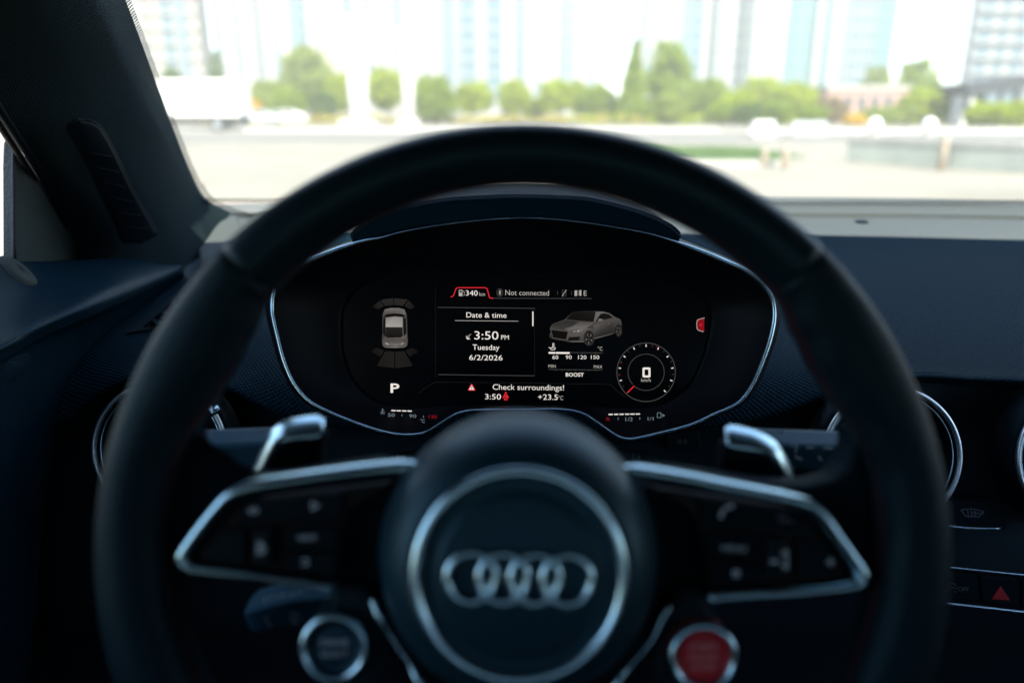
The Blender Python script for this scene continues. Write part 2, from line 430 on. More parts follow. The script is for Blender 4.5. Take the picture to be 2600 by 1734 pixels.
D = 1.106
def tr(cx, top, w, Y, kind, label, **k): return tree(cx * D, top * D, w * D, Y, kind, label, **k)
tr(392, 150, 46, 95, 'dark', "small dark green tree peeping over the white box truck", clear=.3)
tr(492, 112, 34, 110, 'dark', "tall thin dark tree rising behind the white box truck", shape='column', clear=.3)
tr(618, 178, 92, 88, 'sage', "wide dull green tree next to the white box truck", clear=.12)
tr(700, 100, 118, 96, 'sage', "tallest grey green tree in the clump beyond the truck", shape='column', clear=.1)
tr(660, 200, 80, 84, 'mid', "low bushy tree in front of the tall grey green one", clear=.08)
tr(778, 160, 66, 90, 'lime', "bright green tree touching the thick white column")
tr(885, 148, 84, 90, 'lime', "pointed lime green tree between the two white columns")
tr(995, 168, 92, 80, 'mid', "large dull green tree standing forward of the lime row", clear=.02)
tr(1088, 182, 78, 90, 'lime', "round lime green tree right after the large dull green one")
tr(1180, 180, 70, 90, 'lime', "narrow lime green tree above the white parked car")
tr(1278, 178, 80, 90, 'lime', "rounded lime tree above the crest of the steering wheel")
tr(1328, 182, 44, 96, 'lime', "slim lime tree squeezed between two rounded lime trees")
tr(1368, 190, 76, 90, 'mid', "last rounded green tree before the pointed conifer")
tr(1460, 92, 84, 84, 'mid', "slender pointed dark green conifer", shape='cone', name='conifer_tree')
tr(1540, 82, 100, 88, 'mid', "tall broad columnar tree beside the pointed conifer", shape='column', clear=.03)
tr(1538, 212, 72, 76, 'sage', "pale green shrub at the foot of the tall columnar tree", name='shrub', clear=.02)
tr(1625, 174, 110, 90, 'mid', "deep green round tree next to the tall columnar tree", clear=.05)
tr(1690, 208, 86, 80, 'lime', "low yellow green bush below the blank white towers", name='shrub', clear=.02)
tr(1752, 176, 118, 92, 'lime', "broad yellow green tree under the teal glass tower", clear=.05)
tr(1828, 186, 100, 86, 'lime', "yellow green tree at the end of the lime row by the brown shrub", clear=.05)
tr(1910, 222, 78, 78, 'brown', "brownish shrub in front of the pink building", name='shrub', clear=.02)
tr(1965, 262, 44, 72, 'gold', "bright yellow shrub near the pink building", name='shrub', clear=.0)
tr(2018, 148, 64, 118, 'sage', "pale tree standing behind the pink building")
tr(2116, 130, 92, 104, 'mid', "tall tree rising at the corner of the pink building", clear=.1)
tr(2140, 198, 118, 78, 'lime', "wide yellow green tree in front of the pink building", clear=.03)
tr(2218, 205, 76, 80, 'dark', "dark green tree beside the dark steel bridge", clear=.03)
tr(2312, 234, 150, 66, 'lime', "spreading low tree under the dark steel bridge", clear=.02)
for cx, top, w, Y, kind, lab in ((1226, 222, 46, 94, 'mid', "small dull bush between the narrow and the rounded lime tree"), (1416, 228, 60, 90, 'sage', "low grey green bush left of the pointed conifer"), (1500, 222, 52, 92, 'dark', "dark bush between the conifer and the columnar tree"),
    (1586, 205, 56, 94, 'dark', "dark green bush behind the pale shrub"), (1655, 232, 60, 78, 'mid', "low bush between the deep green tree and the yellow green bush"), (1722, 236, 58, 76, 'dark', "dark low bush before the broad yellow green tree"), (1790, 228, 60, 78, 'mid', "low bush between the two yellow green trees"),
    (1868, 238, 56, 76, 'mid', "low green bush touching the brownish shrub"), (2030, 246, 84, 74, 'sage', "pale low bush in front of the pink wall"), (2080, 238, 60, 74, 'sage', "grey green bush at the right end of the pink wall"), (2262, 240, 56, 76, 'mid', "low bush between the dark tree and the bridge"), (742, 205, 60, 86, 'dark', "dark bush under the tallest grey green tree"), (572, 222, 46, 84, 'gold', "orange yellow shrub at the corner of the white box truck")):
    tr(cx, top, w, Y, kind, lab, name='shrub', clear=.02)
# flowering strip
rng = random.Random(5); V = []; Fc = []
for i in range(170):
    x = rng.uniform(-34, 14); c = Vector((x, 82 + rng.uniform(-1.5, 1.5), .5))
    leaf_cloud(V, Fc, c, .6, .6, .55 * rng.uniform(.6, 1.3), 34, .16, rng)
fl = mesh("flowering_ground_cover", V, Fc, M['flower']); fl['kind'] = 'stuff'
fl['label'] = "band of yellow flowering ground cover below the tree row"; fl['category'] = "shrubs"
V = []; Fc = []
for i in range(120):
    x = rng.uniform(6, 62); c = Vector((x, 84 + rng.uniform(-2, 2), .45))
    leaf_cloud(V, Fc, c, .9, .7, .8 * rng.uniform(.6, 1.3), 44, .18, rng)
hg = mesh("hedge", V, Fc, LEAF['lime']); hg['kind'] = 'stuff'
hg['label'] = "low green hedge along the foot of the far trees"; hg['category'] = "hedge"

# ------------------------------------------------------------------ outside: buildings
M['bw'] = mat("white render", (.27, .27, .265), .8, vary=.05)
M['bc'] = mat("cream render", (.25, .235, .205), .8, vary=.05)
M['bg'] = mat("grey cladding", (.175, .20, .215), .7, vary=.05)
M['pink'] = mat("pinkish brick", (.33, .20, .17), .85, vary=.6)
M['win'] = mat("window glass blue", (.085, .14, .175), .3, spec=.2)
M['wint'] = mat("window glass teal", (.085, .165, .18), .3, spec=.2)
M['wind'] = mat("window glass dark", (.06, .08, .085), .3, spec=.2)
M['slab'] = mat("balcony slab white", (.34, .34, .33), .8)
M['steel'] = mat("dark bridge steel", (.022, .026, .030), .6, vary=.5)
def tower(x0, x1, Y, H, wall, label, strips=(), bands=True, bw=.9, name='apartment_tower', win='win', fl=3.1, dep=6):
    """x0, x1: the facade's edges as they show in the photograph (2351-wide reading), strips: glazed bays as fractions of the width"""
    Y = 172 + (Y - 172) * .07
    X0 = far(x0 * D, 200, Y).x; X1 = far(x1 * D, 200, Y).x; Wd = X1 - X0
    t = thing(name, label, 'building', ((X0 + X1) / 2, Y, 0))
    box("wall", X0, X1, Y, Y + dep, -.2, H, M[wall], t)
    for (a, b) in strips:
        V = []; Fc = []
        nfl = int(H / fl)
        for k in range(1, nfl): boxm(V, Fc, X0 + Wd * a, X0 + Wd * b, Y - .06, Y + .3, k * fl + .15, k * fl + 2.98)
        mesh("window_bay", V, Fc, M[win], t)
    if bands:
        V = []; Fc = []
        for k in range(1, int(H / fl)): boxm(V, Fc, X0 - .1, X1 + .1, Y - bw, Y - .004, k * fl, k * fl + .28)
        sb = mesh("floor_slabs", V, Fc, M['slab'], t); sb['kind'] = 'stuff'
    box("parapet", X0 - .2, X1 + .2, Y - .2, Y + dep + .2, H, H + 1.1, M[wall], t)
    return t
tower(150, 345, 190, 66, 'bw', "white tower half hidden by the front pillar", [(.2, .3), (.45, .5), (.7, .8)])
tower(352, 470, 210, 74, 'bc', "cream tower above the white box truck", [(.3, .5)])
tower(500, 590, 180, 58, 'bw', "narrow white tower beside a sliver of blue sky", [(.05, .2), (.55, .7)], bands=False)
tower(592, 735, 230, 80, 'bw', "white tower behind the tallest grey green tree", [(.1, .16), (.3, .38), (.7, .85)], bands=False)
tower(740, 835, 170, 60, 'bc', "cream tower behind the thick white column", [(.6, .8)], bands=False)
tower(838, 1010, 215, 75, 'bw', "broad white tower behind the pointed lime tree", [(.06, .12), (.25, .3), (.45, .55), (.8, .86)], bands=False)
tower(1012, 1052, 185, 64, 'bg', "slim grey tower next to the blue glazed one", [(.3, .7)], bands=False)
tower(1054, 1156, 190, 64, 'bw', "white tower with two blue glazed bays and a pale centre", [(.04, .40), (.62, .98)], bands=True, bw=.4)
tower(1160, 1385, 235, 82, 'bw', "widest blank white tower behind the middle lime trees", [(.1, .14), (.3, .34), (.55, .59), (.62, .64), (.85, .9)], bands=False)
tower(1472, 1622, 175, 58, 'bw', "white tower behind the tall columnar tree", [(.05, .12), (.2, .26), (.45, .5), (.75, .9)], bands=False)
tower(1625, 1660, 160, 52, 'bg', "thin grey tower left of the dark window strip", [(.05, .35)], bands=False, win='wind')
tower(1662, 1795, 165, 55, 'bw', "blank white tower with a single dark window strip", [(.13, .32)], bands=False, win='wind')
tower(1797, 1860, 185, 62, 'bg', "tower of teal glass behind the yellow green trees", [(.02, .5), (.56, .98)], win='wint', bands=False)
tower(1862, 1938, 170, 58, 'bw', "plain white tower between teal glass and speckled tower", [(.8, .95)], bands=False)
tower(1940, 1992, 180, 60, 'bg', "speckled grey tower of small windows", [(.05, .2), (.28, .45), (.55, .72), (.8, .95)], bands=True, bw=.3, win='win')
tower(1994, 2040, 200, 66, 'bg', "slender blue grey glass tower edging the open sky", [(.05, .95)], win='wint', bands=False)
tower(2222, 2345, 150, 33, 'bw', "stepped pale block with balconies beyond the bridge", [(.05, .3), (.4, .6), (.7, .95)], bw=1.5, dep=3)
tower(2300, 2480, 175, 50, 'bg', "grey tower rising behind the stepped balcony block", [(.1, .3), (.35, .5), (.6, .9)], win='wind', dep=3)
for x0, x1, Y, H, wl, wn_, lab in ((418, 444, 202, 54, 'bg', 'win', "slender grey tower just right of the cream tower"), (672, 700, 222, 58, 'bg', 'wint', "slender glass tower behind the crown of the tallest tree"), (905, 930, 207, 52, 'bc', 'win', "slender cream tower by the thinner white column"),
    (1186, 1206, 227, 50, 'bg', 'win', "slender grey tower above the narrow lime tree"), (1290, 1322, 227, 60, 'bw', 'wint', "slender white tower above the rounded lime tree"), (1560, 1584, 167, 56, 'bg', 'wint', "slender teal tower beside the columnar tree"),
    (1700, 1722, 157, 50, 'bg', 'wind', "slender dark striped tower above the low yellow green bush"), (1880, 1900, 162, 54, 'bg', 'wint', "slender teal tower above the brownish shrub")):
    tower(x0, x1, Y, H, wl, lab, [(.08, .42), (.58, .92)], bands=False, win=wn_)
# low pink building
t = thing('brick_building', "low pink brick building behind the brown shrub", 'building', (far(2000 * D, 280, 98).x, 98, 0))
X0 = far(1905 * D, 200, 98).x; X1 = far(2095 * D, 200, 98).x; ht = far(2000 * D, 197 * D, 98).z
box("wall", X0, X1, 98, 110, -.1, ht - .5, M['pink'], t); box("cornice", X0 - .3, X1 + .3, 97.7, 110.3, ht - .5, ht, M['kerb'], t)
w0 = None
for k in range(6):
    xa = X0 + (X1 - X0) * (.06 + k * .16)
    if w0 is None: w0 = box("window", xa, xa + .9, 97.94, 98.2, ht * .35, ht * .72, M['wind'], t); xs = xa
    else:
        o = w0.copy(); COL.objects.link(o); o.location.x = xa - xs; o.parent = t
# dark steel bridge on the far right
t = thing('steel_bridge', "dark steel girder bridge crossing at the edge of the view", 'bridge', (40, 72, 0))
b0 = far(2222 * D, 206 * D, 72); b1 = far(2520 * D, 172 * D, 72)
def bar(name, a, b, h, d, m, p):
    V = [a + Vector((0, 0, h / 2)), a - Vector((0, 0, h / 2)), b - Vector((0, 0, h / 2)), b + Vector((0, 0, h / 2))]
    V += [q + Vector((0, d, 0)) for q in V]
    return mesh(name, V, [(0, 1, 2, 3), (7, 6, 5, 4), (0, 4, 5, 1), (1, 5, 6, 2), (2, 6, 7, 3), (3, 7, 4, 0)], m, p)
bar("deck", b0, b1, .95, 6, M['steel'], t)
lo0 = far(2222 * D, 246 * D, 72); lo1 = far(2520 * D, 232 * D, 72)
bar("lower_chord", lo0, lo1, .35, .6, M['steel'], t)
for k in range(9):
    a = b0.lerp(b1, k / 8); c = lo0.lerp(lo1, k / 8); cn = lo0.lerp(lo1, min(1, (k + 1) / 8))
    box("strut", c.x - .12, c.x + .12, 72.05, 72.45, c.z, a.z - .2, M['steel'], t)
for x in (lo0.x + .4, lo1.x - .4): box("pier", x - .5, x + .5, 72.6, 74.5, -.1, b0.z - .2, M['concrete'], t)
# white columns
for (x, w, Y, tp, lab) in ((826, 44, 70, 40, "thick white concrete column among the lime trees"), (940, 26, 78, 60, "thinner pinkish white column with a splayed foot")):
    b = far(x * D, 280 * D, Y); wd = w * D / F * Y / 2; h = far(x * D, tp * D, Y).z
    t = thing('concrete_column', lab, 'column', (b.x, Y, 0))
    sweep("shaft", [Vector((b.x, Y, -.1)), Vector((b.x, Y, h * .3)), Vector((b.x, Y, h))], ell(wd, wd, 16), M['concrete'], t, nrm=Vector((0, -1, 0)))
    box("footing", b.x - wd * 1.7, b.x + wd * 1.7, Y - wd * 1.7, Y + wd * 1.7, -.1, .55, M['concrete'], t)

# ------------------------------------------------------------------ outside: vehicles, barriers
M['wpaint'] = mat("white vehicle paint", (.82, .82, .80), .3, coat=.6)
M['gpaint'] = mat("silver vehicle paint", (.50, .52, .54), .28, .4, coat=.6)
M['rpaint'] = mat("dull red vehicle paint", (.35, .12, .09), .3, coat=.6)
M['tyre'] = mat("tyre", (.02, .02, .02), .8)
M['rimm'] = mat("alloy", (.5, .5, .52), .35, 1.0)
def wheel_parts(t, x, y, r, w, axis='y'):
    n = 20; V = []; Fc = []
    for i in range(n):
        a = 2 * math.pi * i / n
        for (rr, q) in ((r * .6, -w / 2), (r * .95, -w / 2), (r, -w / 4), (r, w / 4), (r * .95, w / 2), (r * .6, w / 2)):
            V.append(Vector((x + rr * math.cos(a), y + q, r + rr * math.sin(a))) if axis == 'y' else Vector((x + q, y + rr * math.cos(a), r + rr * math.sin(a))))
    for i in range(n):
        j = (i + 1) % n
        for k in range(5): Fc.append((i * 6 + k, i * 6 + k + 1, j * 6 + k + 1, j * 6 + k))
    o = mesh("wheel", V, Fc, M['tyre'], t, True)
    V = []; Fc = []
    for s in (-1, 1):
        b = len(V)
        for i in range(n):
            a = 2 * math.pi * i / n; rr = r * .62
            V.append(Vector((x + rr * math.cos(a), y + s * w * .42, r + rr * math.sin(a))) if axis == 'y' else Vector((x + s * w * .42, y + rr * math.cos(a), r + rr * math.sin(a))))
        Fc.append(tuple(range(b, b + n)))
    mesh("wheel_rim", V, Fc, M['rimm'], o)
def car(px, Y, paint, label, Lc=4.3, H=1.45, name='parked_car'):
    """side-on car, length along x"""
    x = far(px * D, 300, Y).x
    t = thing(name, label, 'car' if name == 'parked_car' else 'van', (x, Y, 0), 'vehicles parked across the lot')
    van = name != 'parked_car'
    prof = [(-.5, .28), (-.5, .55), (-.47, .62), (-.40, .66), (-.28, .70), (-.17, .97), (.16, 1.0), (.32, .86), (.42, .70), (.49, .66), (.5, .50), (.5, .28)] if not van else \
           [(-.5, .22), (-.5, .45), (-.46, .52), (-.36, .58), (-.28, .95), (-.2, 1.0), (.48, 1.0), (.5, .95), (.5, .22)]
    n = len(prof); V = []; ys = [(-.88, .94), (-.86, 1.0), (.86, 1.0), (.88, .94)]
    for (yy, s) in ys:
        for (a, b) in prof:
            tuck = .12 if b > .75 and not van else 0
            V.append(Vector((x + a * Lc, Y + yy * (1 - tuck), (b if b < .6 else b * (s if s < 1 else 1)) * H)))
    Fc = [tuple(range(n))[::-1], tuple(range(3 * n, 4 * n))]
    for r in range(3):
        for i in range(n):
            j = (i + 1) % n; Fc.append((r * n + i, r * n + j, (r + 1) * n + j, (r + 1) * n + i))
    mesh("body", V, Fc, M[paint], t)
    def pane(nm, pts):
        for s in (-1, 1):
            mesh(nm, [Vector((x + a * Lc, Y + s * (.905 - (.10 if not van else 0) * (b > .75)) + s * .0, b * H)) for a, b in pts], [tuple(range(len(pts)))], M['wind'], t)
    if not van:
        pane("side_window", [(-.25, .71), (-.16, .93), (-.02, .945), (-.02, .71)]); pane("side_window", [(.0, .71), (.0, .945), (.15, .94), (.27, .84), (.3, .71)])
    else:
        pane("side_window", [(-.33, .6), (-.27, .9), (-.14, .9), (-.14, .6)])
    for a in (-.31, .31):
        for s in (-1, 1): wheel_parts(t, x + a * Lc, Y + s * .78, .32, .22)
    for s in (-.6, .6):
        box("headlight", x - Lc * .503, x - Lc * .49, Y + s - .16, Y + s + .16, H * .48, H * .56, M['rimm'], t)
        box("tail_light", x + Lc * .488, x + Lc * .503, Y + s - .16, Y + s + .16, H * .5, H * .58, M['hazard'], t)
car(1165, 93, 'wpaint', "white car parked under the narrow lime tree", 3.5)
car(1330, 92, 'wpaint', "white car parked below the slim lime tree", 3.5)
car(590, 74, 'gpaint', "silver car parked just beyond the white box truck")
car(655, 77, 'wpaint', "white car under the low bushy tree")
def cabinet(px, Y, w, h, label, m):
    x = far(px * D, 300, Y).x
    t = thing('utility_cabinet', label, 'cabinet', (x, Y, 0))
    box("plinth", x - w / 2 - .05, x + w / 2 + .05, Y - .05, Y + .55, -.02, .12, M['kerb'], t)
    box("body", x - w / 2, x + w / 2, Y, Y + .5, .122, h, M[m], t)
    box("lid", x - w / 2 - .04, x + w / 2 + .04, Y - .04, Y + .54, h + .002, h + .06, M[m], t)
    for k in range(2): box("door", x - w / 2 + .04 + k * w / 2, x - .04 + k * w / 2, Y - .02, Y - .003, .2, h - .08, M[m], t)
cabinet(1757, 36, .9, .72, "bright white cabinet at the end of the lawn strip", 'wpaint')
cabinet(1862, 40, 1.75, .66, "wide pale grey cabinet beside the bright white one", 'gpaint')
for px, Y, lab in ((2011, 40, "white ball standing in for a blurred glint below the bright yellow shrub"), (2136, 40, "white ball standing in for a blurred glint nearest the dark steel bridge")):
    x = far(px * D, 300, Y).x
    t = thing('glint_ball', lab, 'glint ball', (x, Y, 0), 'white glint balls across the lot')  # ball and plinth added in place of a blurred bright glint
    g = [[Vector((x + .33 * math.sin(b * math.pi / 10) * math.cos(a * math.pi / 10), Y + .33 * math.sin(b * math.pi / 10) * math.sin(a * math.pi / 10), .58 + .33 * math.cos(b * math.pi / 10))) for a in range(21)] for b in range(11)]
    grid("ball", g, M['wpaint'], t, 0)
    sweep("plinth", [Vector((x, Y, -.05)), Vector((x, Y, .28))], ell(.26, .26, 16), M['kerb'], t, nrm=Vector((0, -1, 0)), smooth=False)
# white box truck
Y = 50; X0 = far(330 * D, 300, Y).x; X1 = far(551 * D, 300, Y).x; tz = far(450 * D, 184 * D, Y).z; bz = far(450 * D, 288 * D, Y).z
t = thing('box_truck', "plain white box truck parked beyond the pillar", 'truck', ((X0 + X1) / 2, Y, 0))
bz = max(bz, .95)
box("cargo_box", X0, X1, Y, Y + 2.4, bz, tz, M['wpaint'], t)
box("chassis", X0 - 1.8, X1 - .1, Y + .25, Y + 2.15, .55, bz - .004, M['tyre'], t)
V = []; Fc = []
prof = [(-.2, .6), (-.2, 2.2), (-.7, 2.3), (-1.5, 1.5), (-2.0, 1.35), (-2.0, .6)]
for yy in (.15, 2.25): V += [Vector((X0 + a, Y + yy, b)) for a, b in prof]
Fc = [tuple(range(6)), tuple(range(6, 12))[::-1]] + [(i, (i + 1) % 6, 6 + (i + 1) % 6, 6 + i) for i in range(6)]
mesh("cab", V, Fc, M['wpaint'], t)
box("cab_window", X0 - 1.1, X0 - .35, Y + .13, Y + .2, 1.5, 2.05, M['wind'], t)
for xx in (X0 - 1.2, X1 - 1.6):
    for yy in (Y + .3, Y + 2.1): wheel_parts(t, xx, yy, .42, .26)
# lawn island with kerb
def ground_at(px, py):
    v = P(px, py, 1) - EYE; k = -EYE.z / v.z; q = EYE + v * k; return (q.x, q.y)
isl = [ground_at(1500, 386), ground_at(1930, 384), ground_at(2010, 404), ground_at(1985, 424), ground_at(1500, 424)]
o = mesh("kerb", [Vector((x, y, 0)) for x, y in isl] + [Vector((x, y, .13)) for x, y in isl], [tuple(range(5, 10))[::-1]] + [(i, (i + 1) % 5, 5 + (i + 1) % 5, 5 + i) for i in range(5)], M['kerb']); o['kind'] = 'structure'
cx = sum(p[0] for p in isl) / 5; cy = sum(p[1] for p in isl) / 5
V = []; Fc = []
lawn = [(cx + (x - cx) * .95, cy + (y - cy) * .95) for x, y in isl]
V = [Vector((x, y, .14)) for x, y in lawn]; Fc = [tuple(range(5))[::-1]]
rng = random.Random(3)
xs = [p[0] for p in lawn]; ysx = [p[1] for p in lawn]
for _ in range(5000):
    x = rng.uniform(min(xs) + .3, max(xs) - .9); y = rng.uniform(min(ysx) + .3, max(ysx) - .4); b = len(V); h = rng.uniform(.05, .11); a = rng.uniform(0, 6.28)
    V += [Vector((x, y, .138)), Vector((x + .025 * math.cos(a), y + .025 * math.sin(a), .138)), Vector((x + rng.uniform(-.03, .03), y + rng.uniform(-.03, .03), .14 + h))]; Fc.append((b, b + 1, b + 2))
o = mesh("grass", V, Fc, M['grass']); o['kind'] = 'stuff'
# bollards
M['bol'] = mat("weathered timber", (.26, .21, .16), .8, vary=5)
for i, (px, py, h, lab) in enumerate(((1938, 424, .42, "short timber bollard on the lawn kerb"), (1990, 428, .48, "timber bollard at the tip of the lawn strip"), (2388, 432, .72, "tall reddish post standing in front of the pale hoarding"))):
    x, y = ground_at(px, py)
    t = thing('bollard', lab, 'post', (x, y, 0), 'posts round the lot')
    sweep("post", [Vector((x, y, -.05)), Vector((x, y, h * .5)), Vector((x, y, h - .03)), Vector((x, y, h))], ell(.075, .075, 12), M['bol'], t, nrm=Vector((0, -1, 0)), scale=[1, 1, 1, .8])
    sweep("band", [Vector((x, y, h * .8)), Vector((x, y, h * .88))], ell(.08, .08, 12), M['kerb'], t, nrm=Vector((0, -1, 0)))
# low wall and hoarding
def wallseg(name, label, cat, a, b, h, th, m, cop):
    a = Vector((*a, 0)); b = Vector((*b, 0)); dr = (b - a).normalized(); nn = Vector((-dr.y, dr.x, 0)) * th / 2
    t = thing(name, label, cat, (a + b) / 2)
    def pr(nm, a, b, z0, z1, k, m):
        V = [a + nn * k, b + nn * k, b - nn * k, a - nn * k]; V = [v + Vector((0, 0, z0)) for v in V] + [v + Vector((0, 0, z1)) for v in V]
        return mesh(nm, V, [(0, 3, 2, 1), (4, 5, 6, 7), (0, 1, 5, 4), (1, 2, 6, 5), (2, 3, 7, 6), (3, 0, 4, 7)], m, t)
    n = max(2, int((b - a).length / 2.4))
    for k in range(n):
        pr("panel", a.lerp(b, k / n) + dr * .02, a.lerp(b, (k + 1) / n) - dr * .02, -.05, h, 1, m)
    pr("coping", a, b, h + .004, h + .1, 1.4, cop)
    return t
wallseg('concrete_wall', "long low white concrete wall across the back of the lot", 'wall', (-60, 50), (14, 52), .16, .3, M['concrete'], M['kerb'])
wallseg('hoarding', "pale green hoarding on the far edge of the lot", 'fence', ground_at(2150, 412), ground_at(2760, 452), .45, .12, M['teal'], M['kerb'])
wallseg('barrier', "white concrete barrier running behind the pale green hoarding", 'barrier', (14, 46), (60, 49), .22, .35, M['concrete'], M['kerb'])

# ------------------------------------------------------------------ car body: roof, pillar, windscreen
body = thing('vehicle_cabin', "dark cloth covered front pillar and windscreen frame of the car", 'car cabin', C(.36, 0, -1.05))
XC = .36
def ws(u, t):
    """windscreen surface: u across (0 driver's side, 1 passenger's side), t from base to header"""
    lx = -.405 + .135 * t; lf = .955 - .52 * t; lh = -.105 + .31 * t
    cf = 1.072 - .585 * t; ch = -.122 + .352 * t
    s = 2 * u - 1; q = abs(s) ** 2.4
    return C(XC + s * (XC - lx), cf + (lf - cf) * q, ch + (lh - ch) * q)
g = [[ws(i / 40, j / 16) for i in range(41)] for j in range(17)]
wsc = grid("windscreen", g, M['glass'], body, 0)
frit = bpy.data.materials.new("dotted glass border"); frit.use_nodes = True; nt = frit.node_tree; nt.nodes.clear()
tcn = nt.nodes.new("ShaderNodeTexCoord"); mpn = nt.nodes.new("ShaderNodeMapping"); mpn.inputs["Rotation"].default_value = (0, 0, math.radians(45))
vzn = nt.nodes.new("ShaderNodeTexVoronoi"); vzn.voronoi_dimensions = '2D'; vzn.inputs["Randomness"].default_value = 0; vzn.inputs["Scale"].default_value = 420
gt = nt.nodes.new("ShaderNodeMath"); gt.operation = 'LESS_THAN'; gt.inputs[1].default_value = .40
tb = nt.nodes.new("ShaderNodeBsdfTransparent"); db = nt.nodes.new("ShaderNodeBsdfDiffuse"); db.inputs[0].default_value = (.01, .01, .01, 1)
mxn = nt.nodes.new("ShaderNodeMixShader"); ou = nt.nodes.new("ShaderNodeOutputMaterial")
nt.links.new(tcn.outputs["UV"], mpn.inputs[0]); nt.links.new(mpn.outputs[0], vzn.inputs["Vector"]); nt.links.new(vzn.outputs["Distance"], gt.inputs[0])
nt.links.new(gt.outputs[0], mxn.inputs[0]); nt.links.new(tb.outputs[0], mxn.inputs[1]); nt.links.new(db.outputs[0], mxn.inputs[2]); nt.links.new(mxn.outputs[0], ou.inputs[0])
off = Vector((0, -.003, -.003))
g = [[ws(i / 80, j * .012) + off for i in range(81)] for j in range(3)]
grid("dotted_border", g, frit, wsc, 0)
# pillar: columns from the door seal (L) over the inner face (M, R) to the glass edge (E)
PR = [
 [(-620, -640, .40), (-440, -640, .41), (-260, -600, .43), (-80, -620, .455), (60, -680, .475)],
 [(-330, -260, .42), (-180, -260, .43), (-20, -220, .455), (120, -220, .50), (215, -260, .545)],
 [(-140, 50, .505), (0, 40, .52), (126, 57, .55), (235, 30, .585), (322, 10, .64)],
 [(0, 268, .58), (120, 230, .60), (222, 214, .63), (320, 190, .675), (387, 185, .73)],
 [(70, 375, .64), (200, 360, .66), (306, 345, .70), (388, 325, .75), (437, 320, .83)],
 [(126, 463, .70), (250, 480, .72), (364, 478, .76), (438, 440, .82), (482, 432, .915)],
 [(178, 570, .76), (300, 610, .77), (415, 585, .81), (480, 545, .87), (521, 503, .95)],
 [(190, 690, .80), (310, 715, .79), (440, 690, .84), (520, 640, .90), (585, 540, .965)]]
pil = Loft([[P(*q) for q in r] for r in PR])
po = pil.build("pillar_trim", M['pillar'], body, 48, 60, 0)
# airbag panel let into the inner face
def on_pil(u, v, lift): return pil.at(u, v) + pil.normal(u, v) * lift
pan = []
NV = 40
v0, v1 = .516, .867
gridp = []
for j in range(NV + 1):
    v = v0 + (v1 - v0) * j / NV; t = j / NV
    w = .085 * min(1, math.sqrt(max(0, 1 - (1 - min(1, t / .10)) ** 2)) + .02) * min(1, math.sqrt(max(0, 1 - (1 - min(1, (1 - t) / .06)) ** 2)) + .02)
    gridp.append([on_pil(.315 + .05 * t + w * (2 * i / 10 - 1), v, .0012 - .0006 * abs(2 * i / 10 - 1) ** 3) for i in range(11)])
ap = grid("airbag_panel", gridp, M['black'], po, .004)
gridp = []
for j in range(NV + 1):
    v = v0 - .008 + (v1 - v0 + .016) * j / NV; t = j / NV
    w = .10 * min(1, math.sqrt(max(0, 1 - (1 - min(1, t / .10)) ** 2)) + .02) * min(1, math.sqrt(max(0, 1 - (1 - min(1, (1 - t) / .06)) ** 2)) + .02)
    gridp.append([on_pil(.315 + .05 * t + w * (2 * i / 10 - 1), v, .0003) for i in range(11)])
grid("panel_surround", gridp, M['black'], po, .003)
for k in range(6):
    v = .61 + k * .043; t = (v - v0) / (v1 - v0)
    tube("rib", [on_pil(.315 + .05 * t + .05 * s, v + .008 * s, .0020) for s in (-1, -.3, .3, 1)], .0006, M['black'], po, k=3, n=6)
ep = smooth_path([Vector(r[4]) for r in PR[1:7]] + [Vector((567, 531, .955)), Vector((640, 556, .965))], 10)
g = [[P(p.x - 4 + i * 4.5, p.y - (i * 2.0 if p.y > 470 else 0), p.z + .009) for i in range(5)] for p in ep]
grid("dotted_border", g, frit, wsc, 0)
tube("door_seal", [P(r[0][0] - 6, r[0][1] + 4, r[0][2] - .004) for r in PR[:7]], .0035, M['black'], body)
tube("door_seal", [P(r[0][0] - 24, r[0][1] + 14, r[0][2] + .004) for r in PR[:7]], .0030, M['rubber'], body)
# roof, floor and the rest of the cabin shell
g = []
for j in range(13):
    f = .43 - j * .14
    row = []
    for i in range(21):
        s = i / 10 - 1; q = abs(s) ** 2.4
        hf = ws(i / 20, 1)
        if j == 0: row.append(C(-.47, .52, .16) if i == 0 else C(1.19, .52, .16) if i == 20 else hf + Vector((0, .0, .004)))
        else: row.append(C(XC + s * .85, min(f, hf.y - .01 * j), .232 - .075 * abs(s) ** 4 - .004 * j))
    g.append(row)
grid("roof_lining", g, M['roof'], body, -.03)
def cbox(name, x0, x1, f0, f1, h0, h1, m, p): return box(name, x0, x1, f0, f1, EYE.z + h0, EYE.z + h1, m, p)
cbox("floor_pan", -.56, 1.26, -1.25, 1.20, -.93, -.88, M['black'], body)
cbox("rear_panel", -.52, 1.24, -1.25, -1.15, -.879, -.06, M['roof'], body)
cbox("firewall", -.56, 1.26, 1.10, 1.15, -.879, -.17, M['black'], body)
cbox("body_side", 1.20, 1.24, -1.149, 1.099, -.879, -.16, M['black'], body)
cbox("quarter_panel", 1.20, 1.24, -1.149, -.45, -.159, .17, M['roof'], body)
cbox("body_side", -.54, -.50, -1.149, 1.099, -.879, -.19, M['black'], body)
cbox("quarter_panel", -.54, -.50, -1.149, -.45, -.189, .17, M['roof'], body)
mesh("rear_window", [C(-.40, -1.2, -.05), C(1.12, -1.2, -.05), C(1.05, -1.2, .17), C(-.33, -1.2, .17)], [(0, 1, 2, 3)], M['rglass'], body)
cbox("rear_pillar", -.52, -.36, -1.249, -1.151, -.059, .19, M['roof'], body); cbox("rear_pillar", 1.08, 1.24, -1.249, -1.151, -.059, .19, M['roof'], body)
